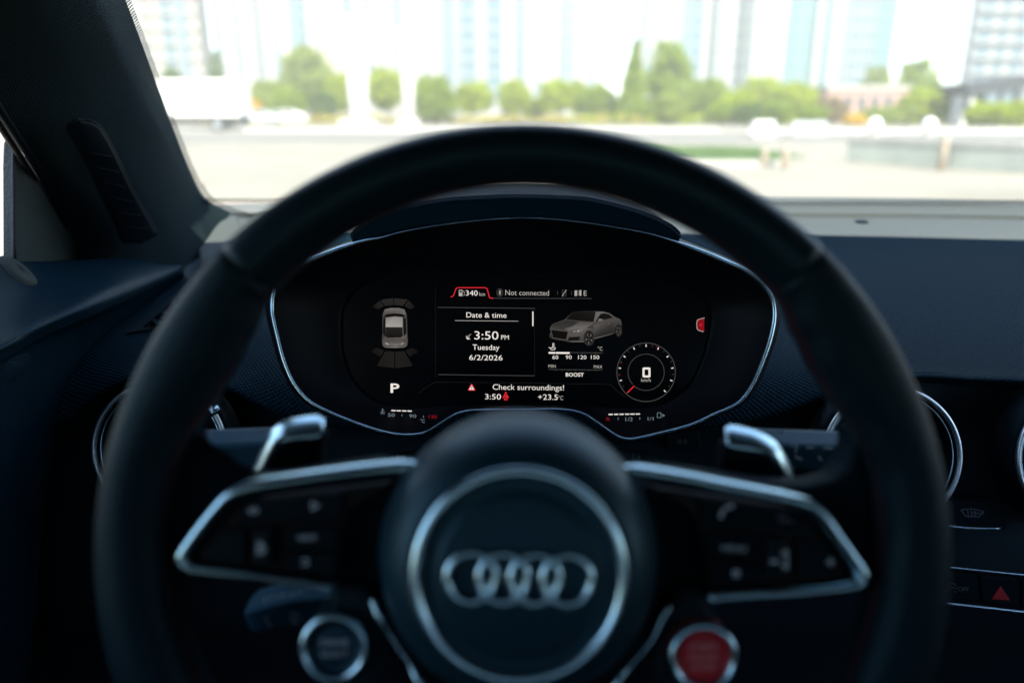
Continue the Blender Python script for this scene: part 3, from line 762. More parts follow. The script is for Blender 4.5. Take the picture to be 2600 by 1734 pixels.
# passenger pillar, the mirror image of the driver's
g = [[ws(1 - .0 - .03 * i, j / 12) + Vector((.02, -.012 * i, -.012)) for i in range(4)] for j in range(13)]
grid("pillar_trim", g, M['pillar'], body, .02)

# ------------------------------------------------------------------ driver's door
door = thing('side_door', "dark blue black car door with a lit sill by the side window", 'car door', C(-.46, .3, -.85))
DR = [
 [(-330, 735, .42), (0, 669, .61), (134, 663, .70), (345, 653, .80), (453, 659, .87)],
 [(-330, 850, .42), (0, 760, .57), (125, 730, .64), (320, 690, .74), (464, 668, .862)],
 [(-330, 1010, .415), (0, 862, .535), (115, 809, .585), (272, 743, .668), (467, 680, .852)],
 [(-330, 1060, .42), (0, 915, .535), (114, 852, .585), (280, 778, .67), (467, 692, .856)],
 [(-330, 1250, .42), (0, 1030, .545), (100, 960, .60), (250, 850, .69), (462, 705, .87)],
 [(-330, 2300, .40), (-20, 2200, .52), (60, 1900, .60), (140, 1200, .70), (440, 760, .89)]]
dl = Loft([[P(*q) for q in r] for r in DR])
dl.build("door_panel", M['door'], door, 40, 50, .012)
def quadplate(name, pts, th, m, p):
    V = [P(*q) for q in pts]; n = len(V); V += [v + FWD * th for v in V]
    return mesh(name, V, [tuple(range(n)), tuple(range(n, 2 * n))[::-1]] + [(i, (i + 1) % n, n + (i + 1) % n, n + i) for i in range(n)], m, p)
quadplate("corner_trim", [(41, 664, .655), (41, 430, .655), (44, 390, .655), (60, 405, .665), (126, 480, .71), (170, 560, .755), (186, 640, .79), (186, 700, .79), (60, 672, .665)], .01, M['sail'], door)
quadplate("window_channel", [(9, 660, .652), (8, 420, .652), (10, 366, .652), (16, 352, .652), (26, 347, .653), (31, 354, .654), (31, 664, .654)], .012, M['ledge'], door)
tube("channel_seal", [P(36, 668, .648), P(36, 500, .648), P(36, 400, .648), P(34, 360, .648)], .0018, M['rubber'], door, k=3)
tube("channel_bead", [P(33, 668, .645), P(32, 500, .645), P(32, 400, .645), P(31, 366, .645)], .0007, M['ledge'], door, k=3)
V = [C(-.475, .62, -.12), C(-.475, -.5, -.14), C(-.40, -.5, .16), C(-.36, .33, .17)]
mesh("side_window", V, [(0, 1, 2, 3)], M['sglass'], door)
def find(lf, px, py):
    best = None
    for i in range(81):
        for j in range(81):
            q = lf.at(i / 80, j / 80 * .45) - EYE; z = q.dot(FWD)
            e = (1300 + q.dot(RIGHT) / z * F - px) ** 2 + (867 - q.dot(UP) / z * F - py) ** 2
            if best is None or e < best[0]: best = (e, i / 80, j / 80 * .45)
    return best[1], best[2]
lu, lv = find(dl, 42, 692); lc = dl.at(lu, lv); ln_ = dl.normal(lu, lv); la = ln_.orthogonal().normalized(); lb_ = ln_.cross(la)
lb = []
for r, z in ((.00001, .0022), (.003, .0024), (.0036, .0044), (.010, .0050), (.0165, .0030), (.019, -.002)):
    lb.append([lc + la * (r * math.cos(i * math.pi / 16)) + lb_ * (r * math.sin(i * math.pi / 16)) + ln_ * z for i in range(33)])
grid("lock_button", lb, M['sail'], door, 0)
plate("grab_recess", [(-40, 905), (20, 912), (66, 895), (72, 920), (40, 955), (-40, 985)], .528, .004, M['door'], door, .001, 12, dfun=lambda x, y: .53 + .0004 * (x + 40))

# ------------------------------------------------------------------ dashboard
dash = thing('dashboard', "blue-tinted dark studded dashboard with chrome ringed air vents", 'dashboard', C(.36, .75, -.85))
LC = [ # columns, each from the windscreen side to the near edge
 [(500, 590, .93), (470, 690, .87), (330, 795, .76), (214, 880, .685), (150, 990, .645), (126, 1090, .63)],
 [(600, 568, .97), (585, 660, .88), (480, 760, .77), (400, 850, .69), (350, 915, .65), (325, 962, .63)],
 [(760, 560, 1.0), (740, 640, .89), (660, 740, .78), (600, 830, .70), (565, 920, .655), (551, 975, .63)],
 [(950, 590, .965), (900, 640, .90), (860, 760, .80), (830, 860, .72), (805, 970, .66), (790, 1068, .64)],
 [(1327, 590, .965), (1327, 640, .92), (1327, 780, .82), (1327, 900, .74), (1327, 1010, .69), (1327, 1100, .67)],
 [(1700, 592, .968), (1735, 635, .915), (1790, 740, .80), (1830, 850, .72), (1860, 960, .665), (1870, 1068, .64)],
 [(1950, 595, .966), (1965, 640, .915), (2000, 740, .80), (2060, 850, .715), (2110, 930, .665), (2130, 990, .64)],
 [(2200, 600, .958), (2205, 645, .905), (2230, 740, .80), (2270, 860, .705), (2300, 925, .66), (2310, 957, .64)],
 [(2450, 606, .952), (2452, 650, .90), (2460, 740, .80), (2480, 860, .705), (2490, 930, .66), (2500, 964, .64)],
 [(2750, 613, .944), (2750, 655, .895), (2750, 745, .80), (2760, 865, .705), (2760, 935, .66), (2760, 972, .64)],
 [(3150, 630, .92), (3150, 670, .885), (3150, 765, .79), (3150, 880, .70), (3150, 945, .655), (3150, 985, .64)]]
rows = [[P(*LC[c][r]) for c in range(len(LC))] for r in range(6)]
rows.append([p + FWD * .016 - UP * .006 for p in rows[-1]])
padl = Loft(rows)
pd_o = padl.build("dash_pad", M['pad'], dash, 110, 60, .006)
arc = [0.0]
for r in range(1, 61):
    arc.append(arc[-1] + sum((padl.at(c / 8, r / 60) - padl.at(c / 8, (r - 1) / 60)).length for c in range(1, 8)) / 7)
for lp in pd_o.data.loops:
    pd_o.data.uv_layers[0].data[lp.index].uv = (pd_o.data.vertices[lp.vertex_index].co.x, arc[lp.vertex_index // 111])
# grey ledge along the glass, widened in paler grey for the pad's sunlit strip
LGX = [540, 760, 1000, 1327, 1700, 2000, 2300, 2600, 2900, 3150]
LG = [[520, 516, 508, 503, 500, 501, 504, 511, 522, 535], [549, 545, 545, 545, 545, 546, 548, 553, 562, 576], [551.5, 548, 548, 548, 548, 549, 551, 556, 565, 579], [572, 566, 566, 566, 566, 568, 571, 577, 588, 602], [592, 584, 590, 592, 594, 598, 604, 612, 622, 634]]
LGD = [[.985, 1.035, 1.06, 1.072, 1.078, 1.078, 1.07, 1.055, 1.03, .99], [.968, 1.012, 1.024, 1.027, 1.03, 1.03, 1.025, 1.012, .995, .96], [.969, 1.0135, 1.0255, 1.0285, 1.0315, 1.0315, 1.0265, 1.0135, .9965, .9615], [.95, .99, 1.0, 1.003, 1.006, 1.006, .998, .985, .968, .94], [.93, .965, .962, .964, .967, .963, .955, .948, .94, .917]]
Loft([[P(x, y, d) for x, y, d in zip(LGX, r, q)] for r, q in zip(LG, LGD)]).build("ledge_and_sunlit_strip", M['ledge'], dash, 80, 24, .004)
c = P(2187, 566, 1.010)
g = [[c + Vector((r * math.cos(a * math.pi / 12), r * math.sin(a * math.pi / 12) * .8, z)) for a in range(25)] for r, z in ((.0001, .004), (.005, .0037), (.009, .0022), (.012, -.004))]
grid("sun_sensor", g, M['fascia'], dash, 0)
# corner block in the light between pillar and pad
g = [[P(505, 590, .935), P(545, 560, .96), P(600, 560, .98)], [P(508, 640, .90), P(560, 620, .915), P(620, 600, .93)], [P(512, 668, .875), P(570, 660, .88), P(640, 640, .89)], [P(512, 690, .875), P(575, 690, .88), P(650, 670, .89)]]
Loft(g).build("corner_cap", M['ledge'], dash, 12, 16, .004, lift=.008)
# side demist grille, following the pad
def on_pad(px, py):
    best = None
    lo_u, hi_u, lo_v, hi_v = 0, .35, 0, .9
    for it in range(5):
        for i in range(13):
            for j in range(13):
                u = lo_u + (hi_u - lo_u) * i / 12; v = lo_v + (hi_v - lo_v) * j / 12
                q = padl.at(u, v) - EYE; z = q.dot(FWD); x = 1300 + q.dot(RIGHT) / z * F; y = 867 - q.dot(UP) / z * F
                e = (x - px) ** 2 + (y - py) ** 2
                if best is None or e < best[0]: best = (e, u, v, z)
        du = (hi_u - lo_u) / 8; dv = (hi_v - lo_v) / 8
        lo_u, hi_u = max(0, best[1] - du), min(.5, best[1] + du); lo_v, hi_v = max(0, best[2] - dv), min(1, best[2] + dv)
    return best[3]
DG = [(px, py, on_pad(px, py)) for px, py in ((330, 842), (520, 690), (560, 700), (440, 826))]
def dgd(x, y):     # plane through three of the grille corners, in inverse depth
    (x1, y1, d1), (x2, y2, d2), (x3, y3, d3) = DG[0], DG[1], DG[3]
    den = (x2 - x1) * (y3 - y1) - (x3 - x1) * (y2 - y1)
    a = ((x - x1) * (y3 - y1) - (x3 - x1) * (y - y1)) / den; b = ((x2 - x1) * (y - y1) - (x - x1) * (y2 - y1)) / den
    return 1 / (1 / d1 + a * (1 / d2 - 1 / d1) + b * (1 / d3 - 1 / d1)) - .006
gr = plate("demist_grille", [(316, 846), (470, 722), (540, 668), (590, 668), (540, 740), (442, 828)], .7, .02, M['fascia'], dash, .001, 8, dfun=dgd)
for k in range(5):
    x = 366 + k * 24; y = 827 - k * 20.5
    plate("opening", [(x - 3, y + 3), (x + 15, y - 12), (x + 36, y + 0), (x + 34, y + 3)] if k == 0 else [(x, y), (x + 16, y - 13), (x + 40, y + 2), (x + 30, y + 12)], .7, .002, M['screen'], gr, .0004, dfun=lambda X, Yy: dgd(X, Yy) - .0018)
    tube("slat", [P(x + 18, y - 15, dgd(x + 18, y - 15) - .003), P(x + 42, y + 1, dgd(x + 42, y + 1) - .003)], .0009, M['pad'], gr, k=1, n=6)
# lower fascia
LF = []
for (px, ys) in ((100, 0), (330, 0), (551, 0), (790, 0), (1327, 0), (1870, 0), (2130, 0), (2310, 0), (2500, 0), (2800, 0), (3150, 0)):
    LF.append(px)
tops = [1060, 945, 955, 1050, 1085, 1050, 972, 940, 946, 955, 968]
FR = [[P(x, y, .668) for x, y in zip(LF, tops)],
      [P(x, max(y + 40, 1120), .664) for x, y in zip(LF, tops)],
      [P(x, 1280, .658) for x in LF], [P(x, 1440, .652) for x in LF], [P(x, 1580, .650) for x in LF],
      [P(x, 1680, .655) for x in LF], [P(x, 2100, .67) for x in LF]]
Loft(FR).build("fascia", M['fascia'], dash, 60, 50, .006)
# air vents
def vent(cx, cy, R, d, lever=None):
    c = ((cx - 1300) / F * d, (867 - cy) / F * d, d); r = R / F * d
    v = lathe("air_vent", c, [(r + .004, .03), (r + .004, .006), (r + .001, .001), (r - .004, .004), (r - .006, .022), (r * .45, .024), (r * .45, .014), (r * .40, .011), (.0001, .011)], M['black'], dash, 72)
    pth = [K(c[0] + r * math.cos(i * math.pi / 48), c[1] + r * math.sin(i * math.pi / 48), d) for i in range(96)]
    sweep("chrome_ring", pth, ell(.0019, .0026, 12), M['ventring'], v, True)
    pth = [K(c[0] + (r - .0042) * math.cos(i * math.pi / 48), c[1] + (r - .0042) * math.sin(i * math.pi / 48), d + .0025) for i in range(96)]
    sweep("inner_ring", pth, ell(.0008, .0008, 6), M['chromed'], v, True)
    for k in range(7):
        a = math.radians(25.7 * 2 * k + 12)
        p0 = K(c[0] + r * .47 * math.cos(a), c[1] + r * .47 * math.sin(a), d + .015); p1 = K(c[0] + (r - .006) * math.cos(a), c[1] + (r - .006) * math.sin(a), d + .013)
        sweep("blade", [p0, p0.lerp(p1, .5), p1], [(-.0016, -.004), (-.0012, .0008), (.0012, .0008), (.0016, -.004)], M['fascia'], v)
    kc = K(*c) + FWD * .009
    pth = [K(c[0] + r * .38 * math.cos(i * math.pi / 24), c[1] + r * .38 * math.sin(i * math.pi / 24), d + .0105) for i in range(48)]
    sweep("knob_ring", pth, ell(.0009, .0009, 6), M['fascia'], v, True)
    if lever:
        a = math.radians(lever)
        q = [K(c[0] + (r + s) * math.cos(a), c[1] + (r + s) * math.sin(a), d - .002) for s in (-.003, .0, .006)]
        sweep("lever", q, [(-.003, -.004), (-.003, .002), (.003, .002), (.003, -.004)], M['chrome'], v)
    return v
vent(405, 1139, 166, .61, 34); vent(2265, 1159, 172, .61); vent(2757, 1165, 172, .612)
# centre switches: chrome lines, keys
def hbar(name, pts, r, m, p): return tube(name, [P(*q) for q in pts], r, m, p, k=4, n=8)
hbar("chrome_strip", [(2370, 1436, .628), (2500, 1449, .628), (2640, 1463, .628), (2900, 1490, .628)], .0010, M['chromed'], dash)
hbar("chrome_strip", [(2360, 1527, .628), (2490, 1541, .628), (2640, 1558, .628), (2900, 1590, .628)], .0014, M['chromed'], dash)
dk = plate("defrost_key", [(2385, 1268), (2545, 1275), (2556, 1345), (2385, 1338)], .636, .02, M['black'], dash, .001, 6)
hbar("key_edge", [(2400, 1334, .633), (2460, 1340, .633), (2547, 1341, .633)], .0013, M['chromed'], dk)
polys("symbol", pline([(2440, 1294), (2468, 1291), (2496, 1297), (2486, 1312), (2452, 1310), (2440, 1294)], 2.2) + [ln(x, 1295, x + 2, 1313, 2.2) for x in (2457, 2466, 2475)], .636, M['printdim'], dk, .0004)
text("MAX", 2470, 2500, 1306, 8, .636, M['printdim'], dk, "symbol", lift=.0004)
bodyk = dict(thick=.02, mat=M['black'], parent=dash)
k1 = plate("switch", [(2300, 1440), (2482, 1458), (2490, 1528), (2300, 1508)], .634, .02, M['black'], dash, .0012, 5)
text("OFF", 2432, 2460, 1499, 11, .634, M['printdim'], k1, "symbol", .09, lift=.0004)
polys("symbol", pline([(2408, 1486), (2412, 1480), (2424, 1481), (2428, 1488)], 2) + pline([(2406, 1490), (2430, 1493)], 2) + pline([(2410, 1498), (2406, 1503)], 2) + pline([(2424, 1499), (2428, 1505)], 2), .634, M['printdim'], k1, .0004)
k2 = plate("hazard_switch", [(2487, 1459), (2590, 1470), (2590, 1540), (2495, 1529)], .634, .02, M['black'], dash, .0012, 5)
plate("triangle", [(2541, 1487), (2567, 1525), (2518, 1521)], .633, .002, M['hazard'], k2, .0006, 5)
plate("switch", [(2594, 1471), (2760, 1487), (2760, 1560), (2594, 1541)], .634, .02, M['black'], dash, .0012, 5)
# ribbed tray front below the switches
for k in range(16):
    x = 1960 + k * 46
    tube("tray_rib", [P(x, 1600, .655), P(x + 30, 1680, .67), P(x + 70, 1800, .70)], .0012, M['black'], dash, k=2, n=6)
rk = plate("trip_key", [(1690, 1098), (1775, 1092), (1780, 1140), (1695, 1148)], .60, .06, M['black'], dash, .0012, 6)
text("0.0", 1721, 1744, 1126, 11, .60, M['printdim'], rk, "symbol", 0, lift=.0004)
# steering column cover
CV = [[P(1000, 1150, .56), P(1160, 1128, .55), P(1327, 1120, .545), P(1500, 1128, .55), P(1660, 1150, .56)],
      [P(960, 1200, .50), P(1140, 1165, .485), P(1327, 1155, .48), P(1515, 1165, .485), P(1700, 1200, .50)],
      [P(930, 1300, .45), P(1130, 1250, .43), P(1327, 1240, .425), P(1530, 1250, .43), P(1730, 1300, .45)],
      [P(930, 1500, .45), P(1130, 1500, .42), P(1327, 1500, .41), P(1530, 1500, .42), P(1730, 1500, .45)],
      [P(1000, 1900, .50), P(1130, 1950, .47), P(1327, 1960, .46), P(1530, 1950, .47), P(1700, 1900, .50)]]
Loft(CV).build("column_cover", M['black'], dash, 24, 24, .004)
for x in (1016, 1614):
    polys("mark", [ln(x - 7, 1152, x - 7, 1168, 2.5), ln(x + 9, 1155, x + 9, 1166, 2.5)], .50, M['printdim'], dash)

# ------------------------------------------------------------------ instrument cluster
clu = thing('instrument_cluster', "digital instrument cluster framed by a thin silver line", 'instrument cluster', P(1328, 1000, .60))
DB, DS = .545, .575
BZ = [(691, 776, 1), (704, 852, 1), (724, 925, 1), (750, 979, 1), (789, 1021, 1), (850, 1052, .95), (927, 1082, .95), (985, 1099, .9), (1034, 1104, .9), (1082, 1097, .9), (1137, 1063, .9), (1175, 1046, .85), (1233, 1041, .8),
      (1328, 1040, .8), (1424, 1040, .8), (1478, 1050, .85), (1520, 1076, .9), (1566, 1107, .95), (1600, 1115, .95), (1654, 1105, .95), (1750, 1080, 1), (1815, 1051, 1), (1872, 1025, 1), (1907, 983, 1.1), (1937, 917, 1.15), (1960, 845, 1.15),
      (1966, 787, 1), (1950, 740, 1), (1899, 692, 1.2), (1820, 655, 1.35), (1750, 627, 1.1), (1690, 606, .3), (1616, 587, .12), (1463, 563, .08), (1328, 554, .08), (1180, 564, .08), (1040, 585, .12), (970, 603, .3), (919, 613, .8), (850, 636, 1.35), (773, 669, 1.3), (712, 708, 1)]
bez = smooth_path([P(x, y, DB) for x, y, s in BZ], 6, True)
bscale = []
for i in range(len(BZ)):
    for j in range(6): bscale.append(BZ[i][2] * (1 - j / 6) + BZ[(i + 1) % len(BZ)][2] * j / 6)
sweep("bezel_trim", bez, [(-.00115, -.0015), (-.00125, .0004), (-.0006, .0012), (.0006, .0012), (.00125, .0004), (.00115, -.0015)], M['chromed'], clu, True, scale=bscale)
CT = [(866, 800), (873, 775), (905, 735), (984, 690), (1040, 676), (1087, 674), (1137, 690), (1240, 694), (1348, 695), (1440, 690), (1501, 682), (1560, 680), (1640, 696), (1750, 738), (1795, 770), (1808, 800), (1796, 875), (1775, 935), (1750, 980), (1700, 1018), (1640, 1034), (1540, 1034), (1450, 1030), (1328, 1029), (1156, 1029), (1080, 1034), (1003, 1030), (946, 1015), (888, 955), (866, 880)]
def rad(poly, a, c=(1328, 850)):
    dx, dy = math.cos(a), math.sin(a); best = 0
    for i in range(len(poly)):
        x1, y1 = poly[i][0] - c[0], poly[i][1] - c[1]; x2, y2 = poly[(i + 1) % len(poly)][0] - c[0], poly[(i + 1) % len(poly)][1] - c[1]
        den = dx * (y2 - y1) - dy * (x2 - x1)
        if abs(den) < 1e-9: continue
        t = (x1 * (y2 - y1) - y1 * (x2 - x1)) / den; s = (x1 * dy - y1 * dx) / den
        if -1e-6 <= s <= 1 + 1e-6 and t > best: best = t
    return best
def proj(p): q = p - EYE; z = q.dot(FWD); return (1300 + q.dot(RIGHT) / z * F, 867 - q.dot(UP) / z * F)
BP = [proj(p) for p in bez]
CTS = [(v.x, v.y) for v in smooth_path([Vector((x, y, 0)) for x, y in CT], 5, True)]
NA = 240
def hrow(fn): return [fn(2 * math.pi * i / NA) for i in range(NA + 1)]
def at_r(a, r, d): return P(1328 + r * math.cos(a), 850 + r * math.sin(a), d)
rB = [rad(BP, 2 * math.pi * i / NA) for i in range(NA + 1)]; rC = [rad(CTS, 2 * math.pi * i / NA) for i in range(NA + 1)]
def hrows(k, d): return [at_r(2 * math.pi * i / NA, rC[i] + (rB[i] - rC[i]) * k, d) for i in range(NA + 1)]
D1 = .552
grid("housing", [hrows(1.10, .62), hrows(1.05, .553), hrows(1.0, .5455), hrows(.965, .5475), hrows(.93, D1), hrows(.05, DS - .004), hrows(0.0, DS - .003), hrows(-.02, DS + .004)], M['housing'], clu, 0)
def hd(x, y):
    a = math.atan2(y - 850, x - 1328) % (2 * math.pi); r = math.hypot(x - 1328, y - 850)
    i = a / (2 * math.pi) * NA; i0 = int(i) % NA; c = rC[i0]; b = rB[i0]
    k = (r - c) / max(b - c, 1e-6)
    k = min(max(k, .05), .93)
    return (DS - .004) + (D1 - (DS - .004)) * (k - .05) / .88
# hood over the cluster
LIP = [(893, 600), (930, 570), (1003, 536), (1118, 513), (1220, 505), (1309, 502), (1400, 504), (1501, 511), (1616, 540), (1690, 570), (1726, 598)]
LBT = [(897, 623), (934, 607), (1003, 589), (1118, 569), (1220, 558), (1309, 552), (1400, 555), (1501, 565), (1616, 583), (1690, 602), (1722, 618)]
r0 = []; r1 = []; r2 = []; r3 = []; r4 = []; r5 = []
for (a, b) in zip(LIP, LBT):
    L = P(*a, .548); q = L - EYE
    back = EYE + Vector((q.x * .97, q.y + .30, q.z - .015)); mid = EYE + Vector((q.x, q.y + .10, q.z + .001))
    r0.append(back); r1.append(mid); r2.append(L + Vector((0, .012, .001))); r3.append(L); r4.append(P(a[0], a[1] + 8, .5475)); r5.append(P(*b, .5485))
hl = Loft([r0, r1, r2, r3, r4, r5])
hl.build("hood", M['hood'], clu, 48, 40, .005)
# display
dsp = mesh("display", [P(x, y, DS) for x, y in CTS], [tuple(range(len(CTS)))], M['screen'], clu)
A = lambda X, Yy: (850 + X / 2.612, 550 + Yy / 2.612)          # readings taken from an enlarged view
B4 = lambda X, Yy: (920 + X / 4.127, 700 + Yy / 4.127)
C4 = lambda X, Yy: (1340 + X / 4.127, 700 + Yy / 4.127)
def T(s, x0, x1, base, cap, m='white', bold=False, name="readout"): return text(s, x0, x1, base, cap, DS, M[m], dsp, name, .011, bold)
T("340", 1182.5, 1213, 750.5, 13); T("km", 1217, 1231.5, 751.5, 9.5, 'grey')
T("Not connected", 1283, 1394, 749.5, 13.2, 'grey'); T("E", 1482, 1489.5, 751, 12.8, 'grey')
T("Date & time", 1184, 1286, 806, 13); T("3:50", 1204.5, 1265.5, 861.5, 20.6); T("PM", 1272.5, 1292, 862, 11.2)
T("Tuesday", 1200, 1268, 888, 13.4); T("6/2/2026", 1191.5, 1276, 914, 13)
T("°C", 1518, 1530, 890, 9.5, 'grey')
for s, x0, x1 in (("60", 1402.5, 1417.5), ("90", 1436.5, 1451.5), ("120", 1468, 1489), ("150", 1500.5, 1521.5)): T(s, x0, x1, 911.5, 9.4)
T("MIN", 1392.5, 1411, 933.5, 8, 'grey'); T("MAX", 1507.5, 1529, 935, 8, 'grey'); T("BOOST", 1436.5, 1482.5, 955.5, 9, 'white', True)
T("Check surroundings!", 1251, 1432, 989, 13.6); T("3:50", 1231.5, 1272, 1013.5, 13.6); T("+23.5", 1366, 1416.5, 1014.5, 13.6); T("°C", 1418, 1430, 1015.5, 10.5, 'grey')
T("P", 991.5, 1014, 996.5, 22.5, 'white', True); T("km/h", 1628, 1652.5, 969, 8.4, 'grey')
polys("readout", [ln(1634, 934, 1634, 957, 5.2), ln(1649, 934, 1649, 957, 5.2), ln(1634, 935.4, 1649, 935.4, 5.2), ln(1634, 955.6, 1649, 955.6, 5.2)], DS, M['white'], dsp)
polys("frame_line", [ln(1111.5, 780.5, 1359, 783, 1.4)], DS, M['dim'], dsp); polys("frame_line", [ln(1357.5, 783, 1357.5, 954, 1.2)], DS, M['faint'], dsp)
polys("frame_line", [ln(1113, 951, 1357, 954, 1.4)], DS, M['dim'], dsp); polys("scroll_bar", [ln(1353, 791, 1353, 828, 3)], DS, M['white'], dsp, .0004)
polys("underline", [ln(1155, 814, 1316, 815.5, 1.3)], DS, M['grey'], dsp)
polys("frame_line", pline([(1062, 998), (1080, 985), (1103, 970), (1330, 972), (1551, 976), (1573, 998), (1590, 1008)], 1.3), DS, M['faint'], dsp)
polys("frame_line", [ln(1106, 725, 1106, 960, 1.0)], DS, M['faint'], dsp)
polys("tab", pline([(1144, 754), (1151, 752), (1158, 733), (1162, 730.5), (1233, 730.5), (1237, 734), (1243, 756), (1252, 757.5)], 2.2), DS, M['sred'], dsp)
polys("frame_line", [ln(1252, 757.5, 1502, 758, 1.2)], DS, M['dim'], dsp)
polys("divider", [ln(1416, 739, 1416, 749, 1.0), ln(1451, 739, 1451, 749, 1.0)], DS, M['dim'], dsp)
# small symbols
polys("fuel_symbol", [[(1165, 736), (1174, 736), (1174, 752), (1165, 752)]], DS, M['grey'], dsp); polys("fuel_symbol", pline([(1175, 738), (1179, 741), (1179, 749), (1176.5, 751)], 1.2), DS, M['grey'], dsp)
polys("fuel_symbol", [[(1167, 738), (1172, 738), (1172, 743), (1167, 743)]], DS, M['screen'], dsp, .0004)
polys("wireless_symbol", ringp(1269, 743, 7.5, 1.2, sy=1.3, n=28), DS, M['dim'], dsp); polys("wireless_symbol", pline([(1266, 739.5), (1272, 746), (1269, 749), (1269, 737), (1272, 740), (1266, 746.5)], 1.1), DS, M['grey'], dsp)
polys("phone_symbol", pline([(1428, 737), (1437, 737), (1437, 752), (1428, 752), (1428, 737)], 1.1), DS, M['dim'], dsp); polys("phone_symbol", [ln(1427, 752.5, 1438, 736.5, 1.6)], DS, M['grey'], dsp, .0004)
polys("map_symbol", [[(1459, 738), (1465, 737), (1465, 751), (1459, 752)], [(1471, 737), (1476, 736.5), (1476, 752), (1471, 750)]], DS, M['grey'], dsp); polys("map_symbol", [[(1465.5, 737), (1470.5, 738), (1470.5, 751), (1465.5, 752)]], DS, M['dim'], dsp)
polys("satellite_symbol", [[(1183.5, 851), (1186, 857), (1193, 860), (1195, 861), (1186, 861.5), (1184, 857)]], DS, M['white'], dsp); polys("satellite_symbol", pline([(1186, 855), (1192, 850), (1191, 857), (1187, 855)], 1.1) + [circ(1195, 849, 1.3, n=8)], DS, M['grey'], dsp)
polys("oil_symbol", pline([(1393, 882), (1398, 884), (1399, 888), (1408, 888), (1410, 883), (1400, 882), (1398, 884)], 1.5) + pline([(1404, 881), (1404, 871)], 2) + pline([(1404, 872), (1408, 872)], 1.1) + pline([(1404, 875.5), (1408, 875.5)], 1.1) + pline([(1404, 879), (1408, 879)], 1.1), DS, M['white'], dsp)
polys("oil_bar", [[(1393, 893.5), (1446.5, 894), (1446.5, 898.5), (1393, 898)]], DS, M['white'], dsp); polys("oil_bar", [ln(1447, 895, 1531, 896, 1.3)], DS, M['dim'], dsp)
polys("oil_bar", [ln(x, 894, x, 900, 1.2) for x in (1478.5, 1512.5)], DS, M['dim'], dsp); polys("oil_bar", [ln(1410, 893, 1410, 900, 1.0)], DS, M['screen'], dsp, .0004)
polys("boost_scale", [ln(1392.5, 938, 1529.5, 939.5, 1.2)] + [ln(x, 939, x, 942.5, 1.1) for x in (1410, 1426.5, 1444, 1461, 1478.5, 1495, 1512)], DS, M['dim'], dsp)
polys("warning_symbol", [round_poly([(1197.5, 973), (1208, 991.5), (1187, 991.5)], 3, 3)], DS, M['sred'], dsp); polys("warning_symbol", [[(1197.5, 977.5), (1204.3, 989.5), (1190.7, 989.5)]], DS, M['white'], dsp, .0003)
polys("warning_symbol", [ln(1197.5, 980.5, 1197.5, 986, 1.7), ln(1197.5, 987, 1197.5, 988.8, 1.7)], DS, M['screen'], dsp, .0005)
polys("seat_belt_symbol", [circ(1284, 997.5, 2.6, n=12), [(1280, 1001), (1288, 1001), (1290.5, 1009.5), (1277.5, 1009.5)], [(1279, 1003), (1276, 1010), (1278, 1011.5), (1281, 1005)], [(1289, 1003), (1292, 1010), (1290, 1011.5), (1287, 1005)], [(1280, 1010.5), (1283, 1010.5), (1283, 1016.5), (1280, 1016.5)], [(1285, 1010.5), (1288, 1010.5), (1288, 1016.5), (1285, 1016.5)]], DS, M['sred'], dsp)
polys("seat_belt_symbol", [ln(1289, 1000.5, 1279.5, 1008.5, 1.3)], DS, M['screen'], dsp, .0004)
polys("shift_symbol", [[(1771, 811), (1788, 808), (1788, 842), (1771, 838)]], DS, M['sdred'], dsp); polys("shift_symbol", pline([(1789, 807), (1774, 811), (1770, 814), (1769, 824), (1770, 835), (1774, 839), (1786, 842)], 1.6), DS, M['grey'], dsp, .0004)
polys("shift_symbol", [ln(1775, 825, 1783, 825.4, 1.3), ln(1779, 821, 1779, 829.5, 1.3)], DS, M['sred'], dsp, .0005)
# speed dial
gx, gy = 1640.5, 945
polys("dial_ring", ringp(gx, gy, 74.2, 1.7, n=96), DS, M['dim'], dsp); polys("dial_ring", ringp(gx, gy, 46, 1.3, -128, 222, n=80), DS, M['dim'], dsp)
maj = []; mnr = []
for k in range(11):
    a = math.radians(225 - 27 * k)
    if k: maj.append(ln(gx + 64.5 * math.cos(a), gy - 64.5 * math.sin(a), gx + 70.5 * math.cos(a), gy - 70.5 * math.sin(a), 2.4))
    if k < 10:
        a = math.radians(225 - 27 * k - 13.5); mnr.append(ln(gx + 66.5 * math.cos(a), gy - 66.5 * math.sin(a), gx + 70.5 * math.cos(a), gy - 70.5 * math.sin(a), 1.4))
polys("dial_mark", maj, DS, M['white'], dsp); polys("dial_mark", mnr, DS, M['dim'], dsp)
polys("dial_mark", [ln(gx + 66 * math.cos(a), gy - 66 * math.sin(a), gx + 70.5 * math.cos(a), gy - 70.5 * math.sin(a), 1.8) for a in map(math.radians, (160, 187, 68))], DS, M['sdred'], dsp)
polys("needle", [ln(1592.5, 997.5, 1610.5, 979.5, 2.6)], DS, M['sred'], dsp, .0004)
